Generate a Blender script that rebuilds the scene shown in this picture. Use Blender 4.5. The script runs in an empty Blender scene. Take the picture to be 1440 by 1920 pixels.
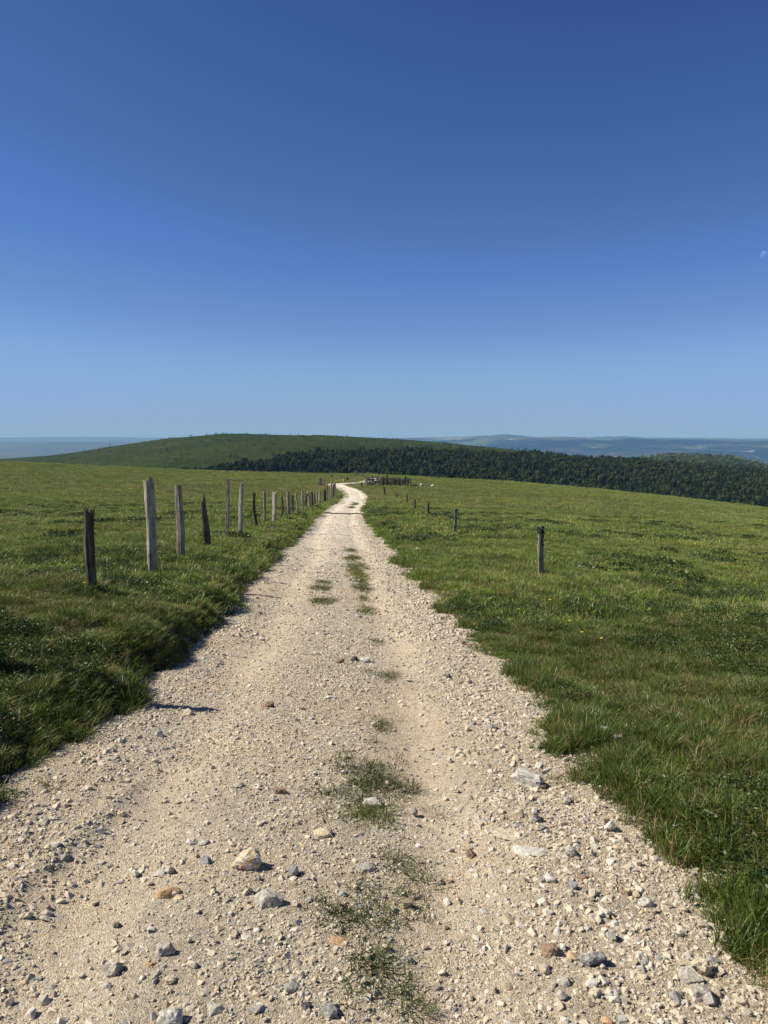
import bpy, bmesh, math, random
import numpy as np
from mathutils import Vector, Euler

# ------------------------------------------------------------------ camera, sky, sun, exposure
SC = bpy.context.scene
COL = SC.collection
F = 1442.0                      # focal length in photo pixels (26 mm equivalent, 1440 x 1920)
PITCH = math.atan((960 - 812) / F)
CAM = np.array([0.0, 0.0, 1.6])
cam_d = bpy.data.cameras.new("camera")
cam_d.sensor_fit = 'VERTICAL'
cam_d.sensor_height = 34.6
cam_d.lens = F / 1920 * 34.6
cam_d.clip_start = 0.05
cam_d.clip_end = 200000
cam = bpy.data.objects.new("camera", cam_d)
COL.objects.link(cam)
cam.location = CAM
cam.rotation_euler = (math.pi / 2 - PITCH, 0, 0)
SC.camera = cam

SUN_EL = math.radians(44)
SUN_AZ = math.radians(-93)      # clockwise from the viewing direction: from the left
SUN = Vector((math.sin(SUN_AZ) * math.cos(SUN_EL), math.cos(SUN_AZ) * math.cos(SUN_EL), math.sin(SUN_EL)))

world = bpy.data.worlds.new("World")
SC.world = world
world.use_nodes = True
wt = world.node_tree
wt.nodes.clear()
sky = wt.nodes.new('ShaderNodeTexSky')
sky.sky_type = 'NISHITA'
sky.sun_disc = False
sky.sun_elevation = SUN_EL
sky.sun_rotation = SUN_AZ
sky.altitude = 1400
sky.air_density = 1.0
sky.dust_density = 0.1
sky.ozone_density = 6.0
SKY_K = 0.10
EXPO = 0.42
# the phone's deeper blue within view: one tone curve per channel over the sky's own radiance
sc1 = wt.nodes.new('ShaderNodeVectorMath'); sc1.operation = 'SCALE'; sc1.inputs['Scale'].default_value = SKY_K
crv = wt.nodes.new('ShaderNodeRGBCurve')
for ch, pts in enumerate((  # curve ends dim the unseen zenith and lift the sun side for warmer fill
        [(0, .0), (.05, .03), (.078, .042), (.139, .092), (.20, .148), (.29, .225), (.37, .250), (.50, .272), (.68, .295), (1, .9)],
        [(0, 0), (.11, .055), (.157, .106), (.27, .215), (.36, .295), (.468, .398), (.55, .418), (.62, .415), (.74, .45), (1, .92)],
        [(0, 0), (.20, .06), (.25, .15), (.29, .268), (.339, .330), (.45, .450), (.51, .560), (.60, .608), (.66, .668), (.80, .73), (1, .95)])):
    c = crv.mapping.curves[ch]
    c.points[0].location = pts[0]; c.points[1].location = pts[-1]
    for q in pts[1:-1]: c.points.new(*q)
crv.mapping.update()
sc2 = wt.nodes.new('ShaderNodeVectorMath'); sc2.operation = 'SCALE'; sc2.inputs['Scale'].default_value = 1 / SKY_K
bg = wt.nodes.new('ShaderNodeBackground')
bg.inputs['Strength'].default_value = SKY_K / 2 ** EXPO
wo = wt.nodes.new('ShaderNodeOutputWorld')
wt.links.new(sky.outputs[0], sc1.inputs[0])
wt.links.new(sc1.outputs[0], crv.inputs['Color'])
wt.links.new(crv.outputs[0], sc2.inputs[0])
wt.links.new(sc2.outputs[0], bg.inputs['Color'])
wt.links.new(bg.outputs[0], wo.inputs['Surface'])

sun_d = bpy.data.lights.new("sun", 'SUN')
sun_d.energy = 5.0
sun_d.angle = math.radians(0.53)
sun_d.color = (1.0, 0.92, 0.78)
sun = bpy.data.objects.new("sun", sun_d)
COL.objects.link(sun)
sun.rotation_euler = SUN.to_track_quat('Z', 'Y').to_euler()
sun.location = (-60, 15, 60)

SC.view_settings.view_transform = 'Standard'
SC.view_settings.look = 'None'
SC.view_settings.exposure = EXPO
SC.view_settings.gamma = 1.0
SC.render.engine = 'CYCLES'
SC.cycles.use_denoising = True
SC.cycles.max_bounces = 6
SC.cycles.diffuse_bounces = 3
SC.cycles.glossy_bounces = 2
SC.cycles.transmission_bounces = 4
SC.cycles.transparent_max_bounces = 8
SC.cycles.volume_bounces = 0
SC.cycles.sample_clamp_indirect = 4.0

rng = np.random.default_rng(7)
random.seed(7)

# ------------------------------------------------------------------ small tools
def tag(o, label=None, cat=None, group=None, kind=None):
    if label: o['label'] = label
    if cat: o['category'] = cat
    if group: o['group'] = group
    if kind: o['kind'] = kind
    return o

def link(name, me, parent=None):
    o = bpy.data.objects.new(name, me)
    COL.objects.link(o)
    if parent: o.parent = parent
    return o

def empty(name, loc, rz=0):
    o = bpy.data.objects.new(name, None)
    o.empty_display_size = 0.2
    COL.objects.link(o)
    o.location = loc
    o.rotation_euler = (0, 0, rz)
    return o

def mesh_np(name, v, f, mat, smooth=False, col=None):
    """v (n,3); f list of index lists or (m,3)/(m,4) array"""
    me = bpy.data.meshes.new(name)
    v = np.asarray(v, dtype=np.float32)
    if isinstance(f, np.ndarray):
        k = f.shape[1]
        me.vertices.add(len(v)); me.vertices.foreach_set('co', v.ravel())
        me.loops.add(f.size); me.loops.foreach_set('vertex_index', f.ravel().astype(np.int32))
        me.polygons.add(len(f))
        me.polygons.foreach_set('loop_start', np.arange(0, f.size, k, dtype=np.int32))
        me.update(calc_edges=True)
        me.validate()
    else:
        me.from_pydata(v.tolist(), [], f)
    if smooth:
        me.polygons.foreach_set('use_smooth', np.ones(len(me.polygons), dtype=bool))
    if col is not None:
        a = me.attributes.new('col', 'FLOAT_COLOR', 'POINT')
        c = np.ones((len(v), 4), dtype=np.float32); c[:, :3] = col
        a.data.foreach_set('color', c.ravel())
    if mat: me.materials.append(mat)
    return me

def grid_faces(nr, nc):
    i = np.arange(nr - 1)[:, None] * nc + np.arange(nc - 1)[None, :]
    return np.stack([i, i + 1, i + nc + 1, i + nc], -1).reshape(-1, 4)

def sstep(a, b, x):
    t = np.clip((x - a) / (b - a), 0, 1)
    return t * t * (3 - 2 * t)

def _h(ix, iy, s):
    n = (ix.astype(np.int64) * 374761393 + iy.astype(np.int64) * 668265263 + s * 974634777) & 0xFFFFFFFF
    n = ((n ^ (n >> 13)) * 1274126177) & 0xFFFFFFFF
    return ((n ^ (n >> 16)) & 0xFFFF) / 32767.5 - 1.0

def vn(x, y, s=0):
    """smooth value noise, about -1..1"""
    x = np.asarray(x, float); y = np.asarray(y, float)
    ix = np.floor(x); iy = np.floor(y)
    fx = x - ix; fy = y - iy
    fx = fx * fx * fx * (fx * (fx * 6 - 15) + 10); fy = fy * fy * fy * (fy * (fy * 6 - 15) + 10)
    a = _h(ix, iy, s); b = _h(ix + 1, iy, s); c = _h(ix, iy + 1, s); d = _h(ix + 1, iy + 1, s)
    return (a * (1 - fx) + b * fx) * (1 - fy) + (c * (1 - fx) + d * fx) * fy

def fbm(x, y, o=4, s=0):
    r = 0; a = 1; t = 0
    for i in range(o):
        r = r + a * vn(x * 2 ** i + i * 17.3, y * 2 ** i - i * 9.1, s + i); t += a; a *= .5
    return r / t

def smooth_curve(xs, ys, lo, hi, n, sig):
    g = np.linspace(lo, hi, n)
    v = np.interp(g, xs, ys)
    k = np.arange(-int(3 * sig), int(3 * sig) + 1)
    w = np.exp(-.5 * (k / sig) ** 2); w /= w.sum()
    # linear extension at both ends before smoothing
    m = len(k) // 2
    pre = v[0] - (v[1] - v[0]) * np.arange(m, 0, -1); post = v[-1] + (v[-1] - v[-2]) * np.arange(1, m + 1)
    return g, np.convolve(np.concatenate([pre, v, post]), w, 'valid')

# ------------------------------------------------------------------ ground: long profile, cross fall, track line
_t = [-12, 0, 3.4, 5.3, 7.6, 9.5, 12.4, 17.2, 27.3, 40, 52.7, 66, 78, 88.5, 100, 115, 128, 140, 170, 200, 250, 350, 480]
_z = [.3, 0.0, -.10, -.26, -.49, -.67, -.9, -1.26, -1.97, -2.86, -3.73, -4.75, -5.55, -5.93, -6.05, -6.3, -6.65, -7.1, -7.75, -9.6, -15, -32, -58]
# profile in warped coordinate so smoothing grows with distance
_w = lambda d: np.log(np.maximum(np.asarray(d, float), -12) + 18)
PG, PV = smooth_curve(_w(_t), _z, float(_w(-12)), float(_w(480)), 1200, 10)
CG, CV = smooth_curve([-500, -200, -85, -33, -8, 0, 28, 52, 85, 200, 500], [11, 6, 3.0, .8, .18, 0, -1.2, -3.4, -7.1, -24, -62], -500, 500, 2001, 14)

def base(x, y):
    return np.interp(_w(y), PG, PV) + np.interp(x, CG, CV)

_cl = np.array([(-.3, -14), (-.33, -6), (-.33, 0), (-.34, 4), (-.4, 6.3), (-.57, 9.5), (-.75, 12.4), (-1.03, 17.2), (-1.6, 27.3), (-1.98, 34.6),
                (-2.8, 52.7), (-3.25, 68), (-3.3, 80), (-3.35, 89), (-4.1, 99), (-5.5, 107.5), (-7.0, 114), (-7.3, 117.5), (-6.2, 121.5),
                (-4.4, 125), (-3.1, 131), (-2.5, 140), (-2, 155), (-1, 180)])
def catmull(p, step=.12):
    out = []
    for i in range(1, len(p) - 2):
        p0, p1, p2, p3 = p[i - 1], p[i], p[i + 1], p[i + 2]
        L = np.linalg.norm(p2 - p1); n = max(3, int(L / max(step, .25)))
        # non-uniform segments: use finite-difference tangents scaled to the segment
        d01, d12, d23 = np.linalg.norm(p1 - p0), L, np.linalg.norm(p3 - p2)
        m1 = L * ((p1 - p0) / d01 * d12 + (p2 - p1) / d12 * d01) / (d01 + d12)
        m2 = L * ((p2 - p1) / d12 * d23 + (p3 - p2) / d23 * d12) / (d12 + d23)
        t = np.linspace(0, 1, n, endpoint=False)[:, None]
        out.append((2 * t ** 3 - 3 * t ** 2 + 1) * p1 + (t ** 3 - 2 * t ** 2 + t) * m1 + (-2 * t ** 3 + 3 * t ** 2) * p2 + (t ** 3 - t ** 2) * m2)
    return np.concatenate(out + [p[-2:-1]])
CL = catmull(_cl)
CLT = np.gradient(CL, axis=0); CLT /= np.linalg.norm(CLT, axis=1)[:, None]
CLS = np.concatenate([[0], np.cumsum(np.linalg.norm(np.diff(CL, axis=0), axis=1))])
CLS -= np.interp(0, CL[:60, 1], CLS[:60])          # arc length 0 beside the camera

def lateral(x, y):
    """signed distance from the track's centre line (right positive) and arc length there"""
    x = np.atleast_1d(np.asarray(x, float)).ravel(); y = np.atleast_1d(np.asarray(y, float)).ravel()
    s = np.where(x > np.interp(y, CL[:, 1], CL[:, 0]), 60., -60.); a = y.copy()
    near = np.where((np.abs(x - np.interp(y, CL[:, 1], CL[:, 0])) < 14) & (y < 185))[0]
    for k in range(0, len(near), 20000):
        j = near[k:k + 20000]
        d2 = (x[j, None] - CL[None, :, 0]) ** 2 + (y[j, None] - CL[None, :, 1]) ** 2
        m = d2.argmin(1)
        dx = x[j] - CL[m, 0]; dy = y[j] - CL[m, 1]
        cr = dx * CLT[m, 1] - dy * CLT[m, 0]
        al = dx * CLT[m, 0] + dy * CLT[m, 1]
        s[j] = np.sign(cr) * np.sqrt(np.maximum(d2[np.arange(len(j)), m] - np.where((m > 0) & (m < len(CL) - 1), al ** 2, 0), 0))
        a[j] = CLS[m] + al
    return s, a

def half_width(a, side):
    """clean half width of the gravel, wavering; side -1 left, 1 right"""
    w = np.interp(a, [0, 5, 60, 110, 150], [1.42, 1.44, 1.42, 1.3, 1.2])
    n = .13 * vn(a * .8, side * 31.7, 3) + .10 * vn(a * 2.3, side * 11.2, 5) + .10 * vn(a * .25, side * 7.7, 9)
    k = np.interp(a, [0, 6, 50], [.8, 1., 1.])
    lead = np.where(np.asarray(side) < 0, -.07 * np.exp(-((a - 2.6) / 1.2) ** 2), 0)
    return w + n * k + lead

def meadow_z(x, y, s=None, a=None):
    x = np.asarray(x, float); y = np.asarray(y, float)
    if s is None: s, a = lateral(x, y); s = s.reshape(x.shape); a = a.reshape(x.shape)
    hw = half_width(a, np.sign(s))
    e = np.abs(s) - hw
    amp = np.interp(a, [0, 3.2, 6, 12], [.5, .55, .9, 1.0]) * np.interp(a, [60, 92, 100], [1, .8, .12])
    L = (.31 * sstep(-.04, .40, e) + .09 * sstep(.4, 2.2, e)) * amp
    R = .05 * sstep(0, .4, e) + .10 * sstep(.3, 1.6, e)
    bank = np.where(s < 0, L, R) * np.where(np.abs(s) > 50, 0, 1)
    bank = np.where(np.abs(s) > 50, np.where(s < 0, .40, .15), bank)
    fade = np.where(s < 0, np.interp(np.abs(x - np.interp(y, CL[:, 1], CL[:, 0])), [3, 14], [1, .0]), np.interp(np.abs(x), [3, 14], [1, .0]))
    bank = bank * fade
    out = sstep(0, .5, e)
    tus = (.045 * vn(x * 2.3, y * 2.3, 21) + .03 * vn(x * 5.1, y * 5.1, 23) + .09 * vn(x * .45, y * .45, 25)) * out
    tus = tus + .25 * vn(x * .06, y * .06, 27) * sstep(2, 12, np.abs(e)) * np.interp(y, [10, 40, 150], [.3, 1, .6])
    return base(x, y) + bank + tus - .10 * (1 - sstep(-.22, .04, e))

def track_z(x, y, s=None, a=None, detail=True):
    x = np.asarray(x, float); y = np.asarray(y, float)
    if s is None: s, a = lateral(x, y); s = s.reshape(x.shape); a = a.reshape(x.shape)
    wob = .12 * vn(a * .35, 0 * a, 41)
    rut = -.045 * (np.exp(-((s + .72 + wob) / .26) ** 2) + np.exp(-((s - .62 + wob) / .26) ** 2))
    edge = -.12 * sstep(.12, .34, np.abs(s) - half_width(a, np.sign(s)))
    z = base(x, y) + rut + edge + .012 * vn(a * 1.6, s * 1.6, 43)
    # a little tyre-pushed ridge on the left near the camera
    z = z + .02 * np.exp(-((s + 1.02 - .12 * (a - 3)) / .05) ** 2) * sstep(1.6, 2.2, a) * (1 - sstep(3.6, 4.2, a))
    if detail:
        z = z + .011 * fbm(x * 9, y * 9, 3, 45) * (1 - .6 * np.exp(-((np.abs(s + .05 + wob) - .67) / .25) ** 2)) + .005 * vn(x * 24, y * 24, 47) + .004 * vn(x * 45, y * 45, 49)
    return z

def ground_z(x, y):
    x = np.atleast_1d(np.asarray(x, float)); y = np.atleast_1d(np.asarray(y, float))
    s, a = lateral(x, y)
    return np.maximum(meadow_z(x, y, s, a), np.where(np.abs(s) < 1.8, track_z(x, y, s, a, False), -1e9))

def ray(px, py):
    X = (px - 720) / F; V = (960 - py) / F
    return np.array([X, math.cos(PITCH) + V * math.sin(PITCH), -math.sin(PITCH) + V * math.cos(PITCH)])

def at(px, py, lo=1.2, hi=190):
    """the spot of ground that the photograph shows at a pixel"""
    r = ray(px, py)
    t = np.geomspace(lo, hi, 1500)
    p = CAM[None] + t[:, None] * r[None]
    below = p[:, 2] <= ground_z(p[:, 0], p[:, 1])
    i = int(np.argmax(below)) if below.any() else len(t) - 1
    a, b = t[max(i - 1, 0)], t[i]
    for _ in range(14):
        m = .5 * (a + b); q = CAM + m * r
        if q[2] <= ground_z(q[0], q[1])[0]: b = m
        else: a = m
    return CAM + b * r

def px_per_m(p):
    depth = p[1] * math.cos(PITCH) - (p[2] - 1.6) * math.sin(PITCH)
    return F / depth

def project(P):
    d = P - CAM
    dep = d[:, 1] * math.cos(PITCH) - d[:, 2] * math.sin(PITCH)
    up = d[:, 1] * math.sin(PITCH) + d[:, 2] * math.cos(PITCH)
    dep = np.maximum(dep, .01)
    return 720 + F * d[:, 0] / dep, 960 - F * up / dep

# ------------------------------------------------------------------ materials
def new_mat(name):
    m = bpy.data.materials.new(name); m.use_nodes = True
    t = m.node_tree; t.nodes.clear()
    out = t.nodes.new('ShaderNodeOutputMaterial')
    return m, t, out

def N(t, kind, **kw):
    n = t.nodes.new(kind)
    for k, v in kw.items():
        if k in n.inputs: n.inputs[k].default_value = v
        else: setattr(n, k, v)
    return n

def ramp(t, fac, stops, interp='LINEAR'):
    r = t.nodes.new('ShaderNodeValToRGB')
    r.color_ramp.interpolation = interp
    e = r.color_ramp.elements
    while len(e) < len(stops): e.new(0.5)
    for i, (p, c) in enumerate(stops):
        e[i].position = p; e[i].color = (c[0], c[1], c[2], 1)
    t.links.new(fac, r.inputs[0])
    return r.outputs[0]

def mix(t, fac, a, b, mode='MIX'):
    n = t.nodes.new('ShaderNodeMix'); n.data_type = 'RGBA'; n.blend_type = mode
    for sock, v in ((n.inputs[0], fac), (n.inputs[6], a), (n.inputs[7], b)):
        if isinstance(v, bpy.types.NodeSocket): t.links.new(v, sock)
        elif isinstance(v, (int, float)): sock.default_value = v
        else: sock.default_value = (*v, 1)
    return n.outputs[2]

def pos(t):
    return t.nodes.new('ShaderNodeNewGeometry').outputs['Position']

def noise(t, vec, scale, detail=4, rough=.55, dim='3D'):
    n = t.nodes.new('ShaderNodeTexNoise'); n.noise_dimensions = dim
    n.inputs['Scale'].default_value = scale; n.inputs['Detail'].default_value = detail; n.inputs['Roughness'].default_value = rough
    if vec is not None: t.links.new(vec, n.inputs['Vector'])
    return n.outputs[0]

def principled(t, out, col, rough=.9, bump=None, spec=.2):
    b = t.nodes.new('ShaderNodeBsdfPrincipled')
    if isinstance(col, bpy.types.NodeSocket): t.links.new(col, b.inputs['Base Color'])
    else: b.inputs['Base Color'].default_value = (*col, 1)
    b.inputs['Roughness'].default_value = rough
    b.inputs['Specular IOR Level'].default_value = spec
    if bump is not None: t.links.new(bump, b.inputs['Normal'])
    t.links.new(b.outputs[0], out.inputs['Surface'])
    return b

def bumpn(t, h, strength=.5, dist=.01):
    b = t.nodes.new('ShaderNodeBump'); b.inputs['Strength'].default_value = strength; b.inputs['Distance'].default_value = dist
    t.links.new(h, b.inputs['Height']); return b.outputs[0]

def leafy(name, gain=1.0, tint=(1, 1, 1), trans=.32, spread=.35, gloss=.03):
    """blades and leaves: per-vertex species colour, per-plant and per-place variation, light through the leaf"""
    m, t, out = new_mat(name)
    at_ = t.nodes.new('ShaderNodeAttribute'); at_.attribute_name = 'col'
    oi = t.nodes.new('ShaderNodeObjectInfo')
    P = pos(t)
    big = noise(t, P, .12, 4); mid = noise(t, P, 1.1, 3)
    c = mix(t, 1.0, at_.outputs['Color'], ramp(t, oi.outputs['Random'], [(0, (1 - spread, 1 - spread * .8, 1 - spread)), (.5, (1, 1, 1)), (1, (1 + spread * .8, 1 + spread * .7, 1 + spread * .3))]), 'MULTIPLY')
    c = mix(t, 1.0, c, ramp(t, mid, [(.25, (.68, .75, .66)), (.5, (1, 1, 1)), (.75, (1.24, 1.2, 1.03))]), 'MULTIPLY')
    c = mix(t, 1.0, c, ramp(t, big, [(.3, (.80, .86, .75)), (.5, (1, 1, 1)), (.7, (1.22, 1.12, 1.0))]), 'MULTIPLY')
    c = mix(t, 1.0, c, tuple(gain * k for k in tint), 'MULTIPLY')
    d = t.nodes.new('ShaderNodeBsdfDiffuse'); tr = t.nodes.new('ShaderNodeBsdfTranslucent'); g = t.nodes.new('ShaderNodeBsdfGlossy')
    g.inputs['Roughness'].default_value = .45; g.inputs['Color'].default_value = (.8, .85, .8, 1)
    t.links.new(c, d.inputs[0]); t.links.new(c, tr.inputs[0])
    a = t.nodes.new('ShaderNodeMixShader'); a.inputs[0].default_value = trans
    t.links.new(d.outputs[0], a.inputs[1]); t.links.new(tr.outputs[0], a.inputs[2])
    b = t.nodes.new('ShaderNodeMixShader'); b.inputs[0].default_value = gloss
    t.links.new(a.outputs[0], b.inputs[1]); t.links.new(g.outputs[0], b.inputs[2])
    t.links.new(b.outputs[0], out.inputs['Surface'])
    return m

def mat_turf():
    m, t, out = new_mat('turf_soil')
    P = pos(t)
    c = ramp(t, noise(t, P, 1.3, 6, .65), [(.3, (.055, .055, .022)), (.5, (.095, .085, .04)), (.7, (.18, .15, .085))])
    c = mix(t, ramp(t, noise(t, P, 22, 3), [(.45, (0, 0, 0)), (.7, (1, 1, 1))]), c, (.16, .135, .075))
    principled(t, out, c, 1.0, bumpn(t, noise(t, P, 30, 5, .7), 1.0, .05), .05)
    return m

def mat_gravel():
    m, t, out = new_mat('gravel_ground')
    P = pos(t)
    v1 = N(t, 'ShaderNodeTexVoronoi', Scale=170.0); t.links.new(P, v1.inputs['Vector'])
    v2 = N(t, 'ShaderNodeTexVoronoi', Scale=60.0); t.links.new(P, v2.inputs['Vector'])
    sep = t.nodes.new('ShaderNodeSeparateColor'); t.links.new(v1.outputs['Color'], sep.inputs[0])
    sep2 = t.nodes.new('ShaderNodeSeparateColor'); t.links.new(v2.outputs['Color'], sep2.inputs[0])
    c = ramp(t, sep.outputs[0], [(0, (.36, .305, .215)), (.25, (.52, .455, .335)), (.55, (.61, .54, .41)), (.8, (.68, .615, .485)), (.93, (.47, .43, .37)), (1, (.74, .69, .58))])
    c2 = ramp(t, sep2.outputs[1], [(0, (.80, .78, .74)), (.5, (1, 1, 1)), (.85, (1.1, 1.06, 1.0)), (1, (.82, .84, .9))])
    c = mix(t, 1.0, c, c2, 'MULTIPLY')
    big = noise(t, P, .9, 5, .6)
    c = mix(t, 1.0, c, ramp(t, big, [(.3, (.86, .84, .84)), (.5, (1, 1, 1)), (.68, (1.10, 1.04, .96))]), 'MULTIPLY')
    wh = t.nodes.new('ShaderNodeAttribute'); wh.attribute_name = 'wheel'
    wf = t.nodes.new('ShaderNodeMath'); wf.operation = 'MULTIPLY'; t.links.new(wh.outputs['Fac'], wf.inputs[0]); t.links.new(noise(t, P, 1.7, 4, .6), wf.inputs[1])
    c = mix(t, 1.0, c, ramp(t, wf.outputs[0], [(0, (.86, .87, .87)), (.3, (1, 1, 1)), (.65, (1.12, 1.10, 1.08))]), 'MULTIPLY')
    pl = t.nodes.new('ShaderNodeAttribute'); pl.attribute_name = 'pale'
    c = mix(t, pl.outputs['Fac'], c, mix(t, .55, c, (.80, .755, .66)))  # brightness at grazing view mixed into the far gravel's colour
    pinkish = noise(t, P, .33, 3, .5)
    c = mix(t, 1.0, c, ramp(t, pinkish, [(.42, (1, 1, 1)), (.62, (1.03, .97, .92))]), 'MULTIPLY')
    h = t.nodes.new('ShaderNodeMath'); h.operation = 'MULTIPLY_ADD'
    t.links.new(v1.outputs['Distance'], h.inputs[0]); h.inputs[1].default_value = -.5
    t.links.new(noise(t, P, 130, 5, .75), h.inputs[2])
    principled(t, out, c, .95, bumpn(t, h.outputs[0], .9, .012), .12)
    return m

def mat_stone(name, cols, speck=(.1, .1, .1), speck_amt=.35, scale=1.0, inst=False):
    m, t, out = new_mat(name)
    if inst:
        tc = t.nodes.new('ShaderNodeTexCoord').outputs['Object']
        oi = t.nodes.new('ShaderNodeObjectInfo')
        c = ramp(t, oi.outputs['Random'], cols)
        n = noise(t, pos(t), 40, 3, .6)
    else:
        tc = t.nodes.new('ShaderNodeTexCoord').outputs['Object']
        n = noise(t, tc, 9 * scale, 6, .62)
        c = ramp(t, n, cols)
    s = noise(t, pos(t), 150 if inst else 120 * scale, 2, .7)
    c = mix(t, ramp(t, s, [(.56, (0, 0, 0)), (.68, (speck_amt,) * 3)]), c, speck)
    c = mix(t, 1.0, c, ramp(t, n, [(.3, (.82, .82, .82)), (.65, (1.1, 1.1, 1.1))]), 'MULTIPLY')
    principled(t, out, c, .88, bumpn(t, noise(t, pos(t), 70, 5, .7), .5, .006), .2)
    return m

def mat_wood(name, dark, mid, light, lichen=.25, lich_col=(.30, .31, .27)):
    m, t, out = new_mat(name)
    tc = t.nodes.new('ShaderNodeTexCoord').outputs['Object']
    mp = N(t, 'ShaderNodeMapping'); mp.inputs['Scale'].default_value = (38, 38, 2.2); t.links.new(tc, mp.inputs[0])
    g = noise(t, mp.outputs[0], 1.0, 6, .68)
    c = ramp(t, g, [(.30, dark), (.48, mid), (.66, light)])
    blot = noise(t, tc, 5, 4, .6)
    c = mix(t, 1.0, c, ramp(t, blot, [(.32, (.6, .58, .55)), (.6, (1.12, 1.12, 1.12))]), 'MULTIPLY')
    li = noise(t, tc, 26, 5, .7)
    c = mix(t, ramp(t, li, [(.56, (0, 0, 0)), (.66, (lichen,) * 3)]), c, lich_col)
    principled(t, out, c, .92, bumpn(t, g, 1.0, .02), .1)
    return m

M = {}
M['turf'] = mat_turf()
M['gravel'] = mat_gravel()
M['grass'] = leafy('grass_blades')
M['heath'] = leafy('heath_leaves', spread=.25, trans=.25)
M['scrub'] = leafy('scrub_leaves', 2.3, spread=.25, trans=.2, gloss=0.)
M['tree'] = leafy('tree_leaves', .86, spread=.24, trans=.12, gloss=.0)
GRAVEL_RAMP = [(0, (.34, .28, .19)), (.14, (.45, .385, .28)), (.34, (.52, .455, .345)), (.58, (.57, .505, .385)), (.78, (.62, .57, .475)), (.86, (.44, .41, .36)), (.93, (.33, .32, .30)), (.965, (.48, .34, .21)), (1, (.70, .66, .58))]
M['pebble'] = mat_stone('pebbles', GRAVEL_RAMP, inst=True, speck_amt=.25)
M['white'] = mat_stone('stone_white', [(.3, (.42, .39, .33)), (.5, (.56, .53, .46)), (.7, (.64, .61, .54))], speck_amt=.45)
M['cream'] = mat_stone('stone_cream', [(.3, (.40, .33, .22)), (.5, (.52, .45, .32)), (.7, (.60, .53, .41))], (.2, .17, .12), .3)
M['grey'] = mat_stone('stone_grey', [(.3, (.25, .225, .18)), (.5, (.39, .36, .30)), (.7, (.52, .485, .42))], speck_amt=.4)
M['blue'] = mat_stone('stone_bluegrey', [(.3, (.17, .165, .15)), (.5, (.265, .26, .245)), (.7, (.39, .38, .35))], (.4, .4, .4), .3)
M['dark'] = mat_stone('stone_dark', [(.3, (.05, .047, .043)), (.5, (.09, .085, .08)), (.7, (.14, .135, .13))], (.25, .25, .24), .3)
M['orange'] = mat_stone('stone_orange', [(.3, (.36, .20, .10)), (.5, (.45, .29, .16)), (.7, (.55, .42, .28))], (.2, .1, .05), .3)
M['brown'] = mat_stone('stone_brown', [(.3, (.17, .115, .075)), (.5, (.25, .175, .12)), (.7, (.34, .26, .19))], speck_amt=.3)
M['ochre'] = mat_stone('stone_ochre_white', [(.38, (.52, .33, .13)), (.47, (.54, .40, .22)), (.52, (.56, .52, .44)), (.7, (.62, .59, .52))], speck_amt=.5, scale=.9)
M['wood_light'] = mat_wood('wood_silver', (.10, .085, .062), (.34, .305, .235), (.55, .50, .40))
M['wood_grey'] = mat_wood('wood_grey', (.078, .066, .047), (.25, .22, .165), (.42, .375, .29))
M['wood_dark'] = mat_wood('wood_dark', (.025, .020, .014), (.082, .069, .051), (.19, .165, .125), .45, (.20, .20, .17))
M['lichen'] = mat_stone('lichen_black', [(.3, (.008, .008, .007)), (.5, (.018, .017, .015)), (.7, (.05, .05, .045))], (.3, .3, .28), .4, 2)

# ------------------------------------------------------------------ meadow sheet and track sheet
ys = [-7.0]
while ys[-1] < 430: ys.append(ys[-1] + max(.055, .0105 * abs(ys[-1])))
ys = np.array(ys)
us = np.sinh(np.linspace(-2.0, 2.0, 560)) / np.sinh(2.0)
XX = us[None, :] * (1.25 * np.maximum(ys, 0) + 8)[:, None] - .33
YY = np.repeat(ys[:, None], len(us), 1)
ZZ = meadow_z(XX, YY)
me = mesh_np('meadow', np.stack([XX, YY, ZZ], -1).reshape(-1, 3), grid_faces(*XX.shape), M['turf'], True)
tag(link('meadow', me), 'gently sloping upland meadow ground under the grass', None, None, 'structure')

aa = [-5.0]
while aa[-1] < 182: aa.append(aa[-1] + max(.022, .0042 * abs(aa[-1])))
aa = np.array(aa)
sc_ = np.linspace(-1.9, 1.9, 150)
cx = np.interp(aa, CLS, CL[:, 0]); cy = np.interp(aa, CLS, CL[:, 1])
tx = np.interp(aa, CLS, CLT[:, 0]); ty = np.interp(aa, CLS, CLT[:, 1])
wid = np.where(aa > 95, .88, 1.0)[:, None]
SX = cx[:, None] + ty[:, None] * sc_[None] * wid; SY = cy[:, None] - tx[:, None] * sc_[None] * wid
SS = sc_[None] * wid + 0 * SX; AA = aa[:, None] + 0 * SX
TZ = track_z(SX, SY, SS, AA)
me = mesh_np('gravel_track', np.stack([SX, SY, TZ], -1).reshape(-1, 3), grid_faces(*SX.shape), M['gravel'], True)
la = me.attributes.new('wheel', 'FLOAT', 'POINT')
la.data.foreach_set('value', np.exp(-((np.abs(SS + .05 + .12 * vn(AA * .35, 0 * AA, 41)) - .67) / .27) ** 2).astype(np.float32).ravel())
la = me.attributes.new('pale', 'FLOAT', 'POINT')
la.data.foreach_set('value', sstep(5, 42, AA).astype(np.float32).ravel())  # whitens the colour with distance, imitating the glare of gravel seen at grazing angles
tag(link('gravel_track', me), 'pale gravel farm track running down the slope and bending away', None, None, 'structure')

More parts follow.
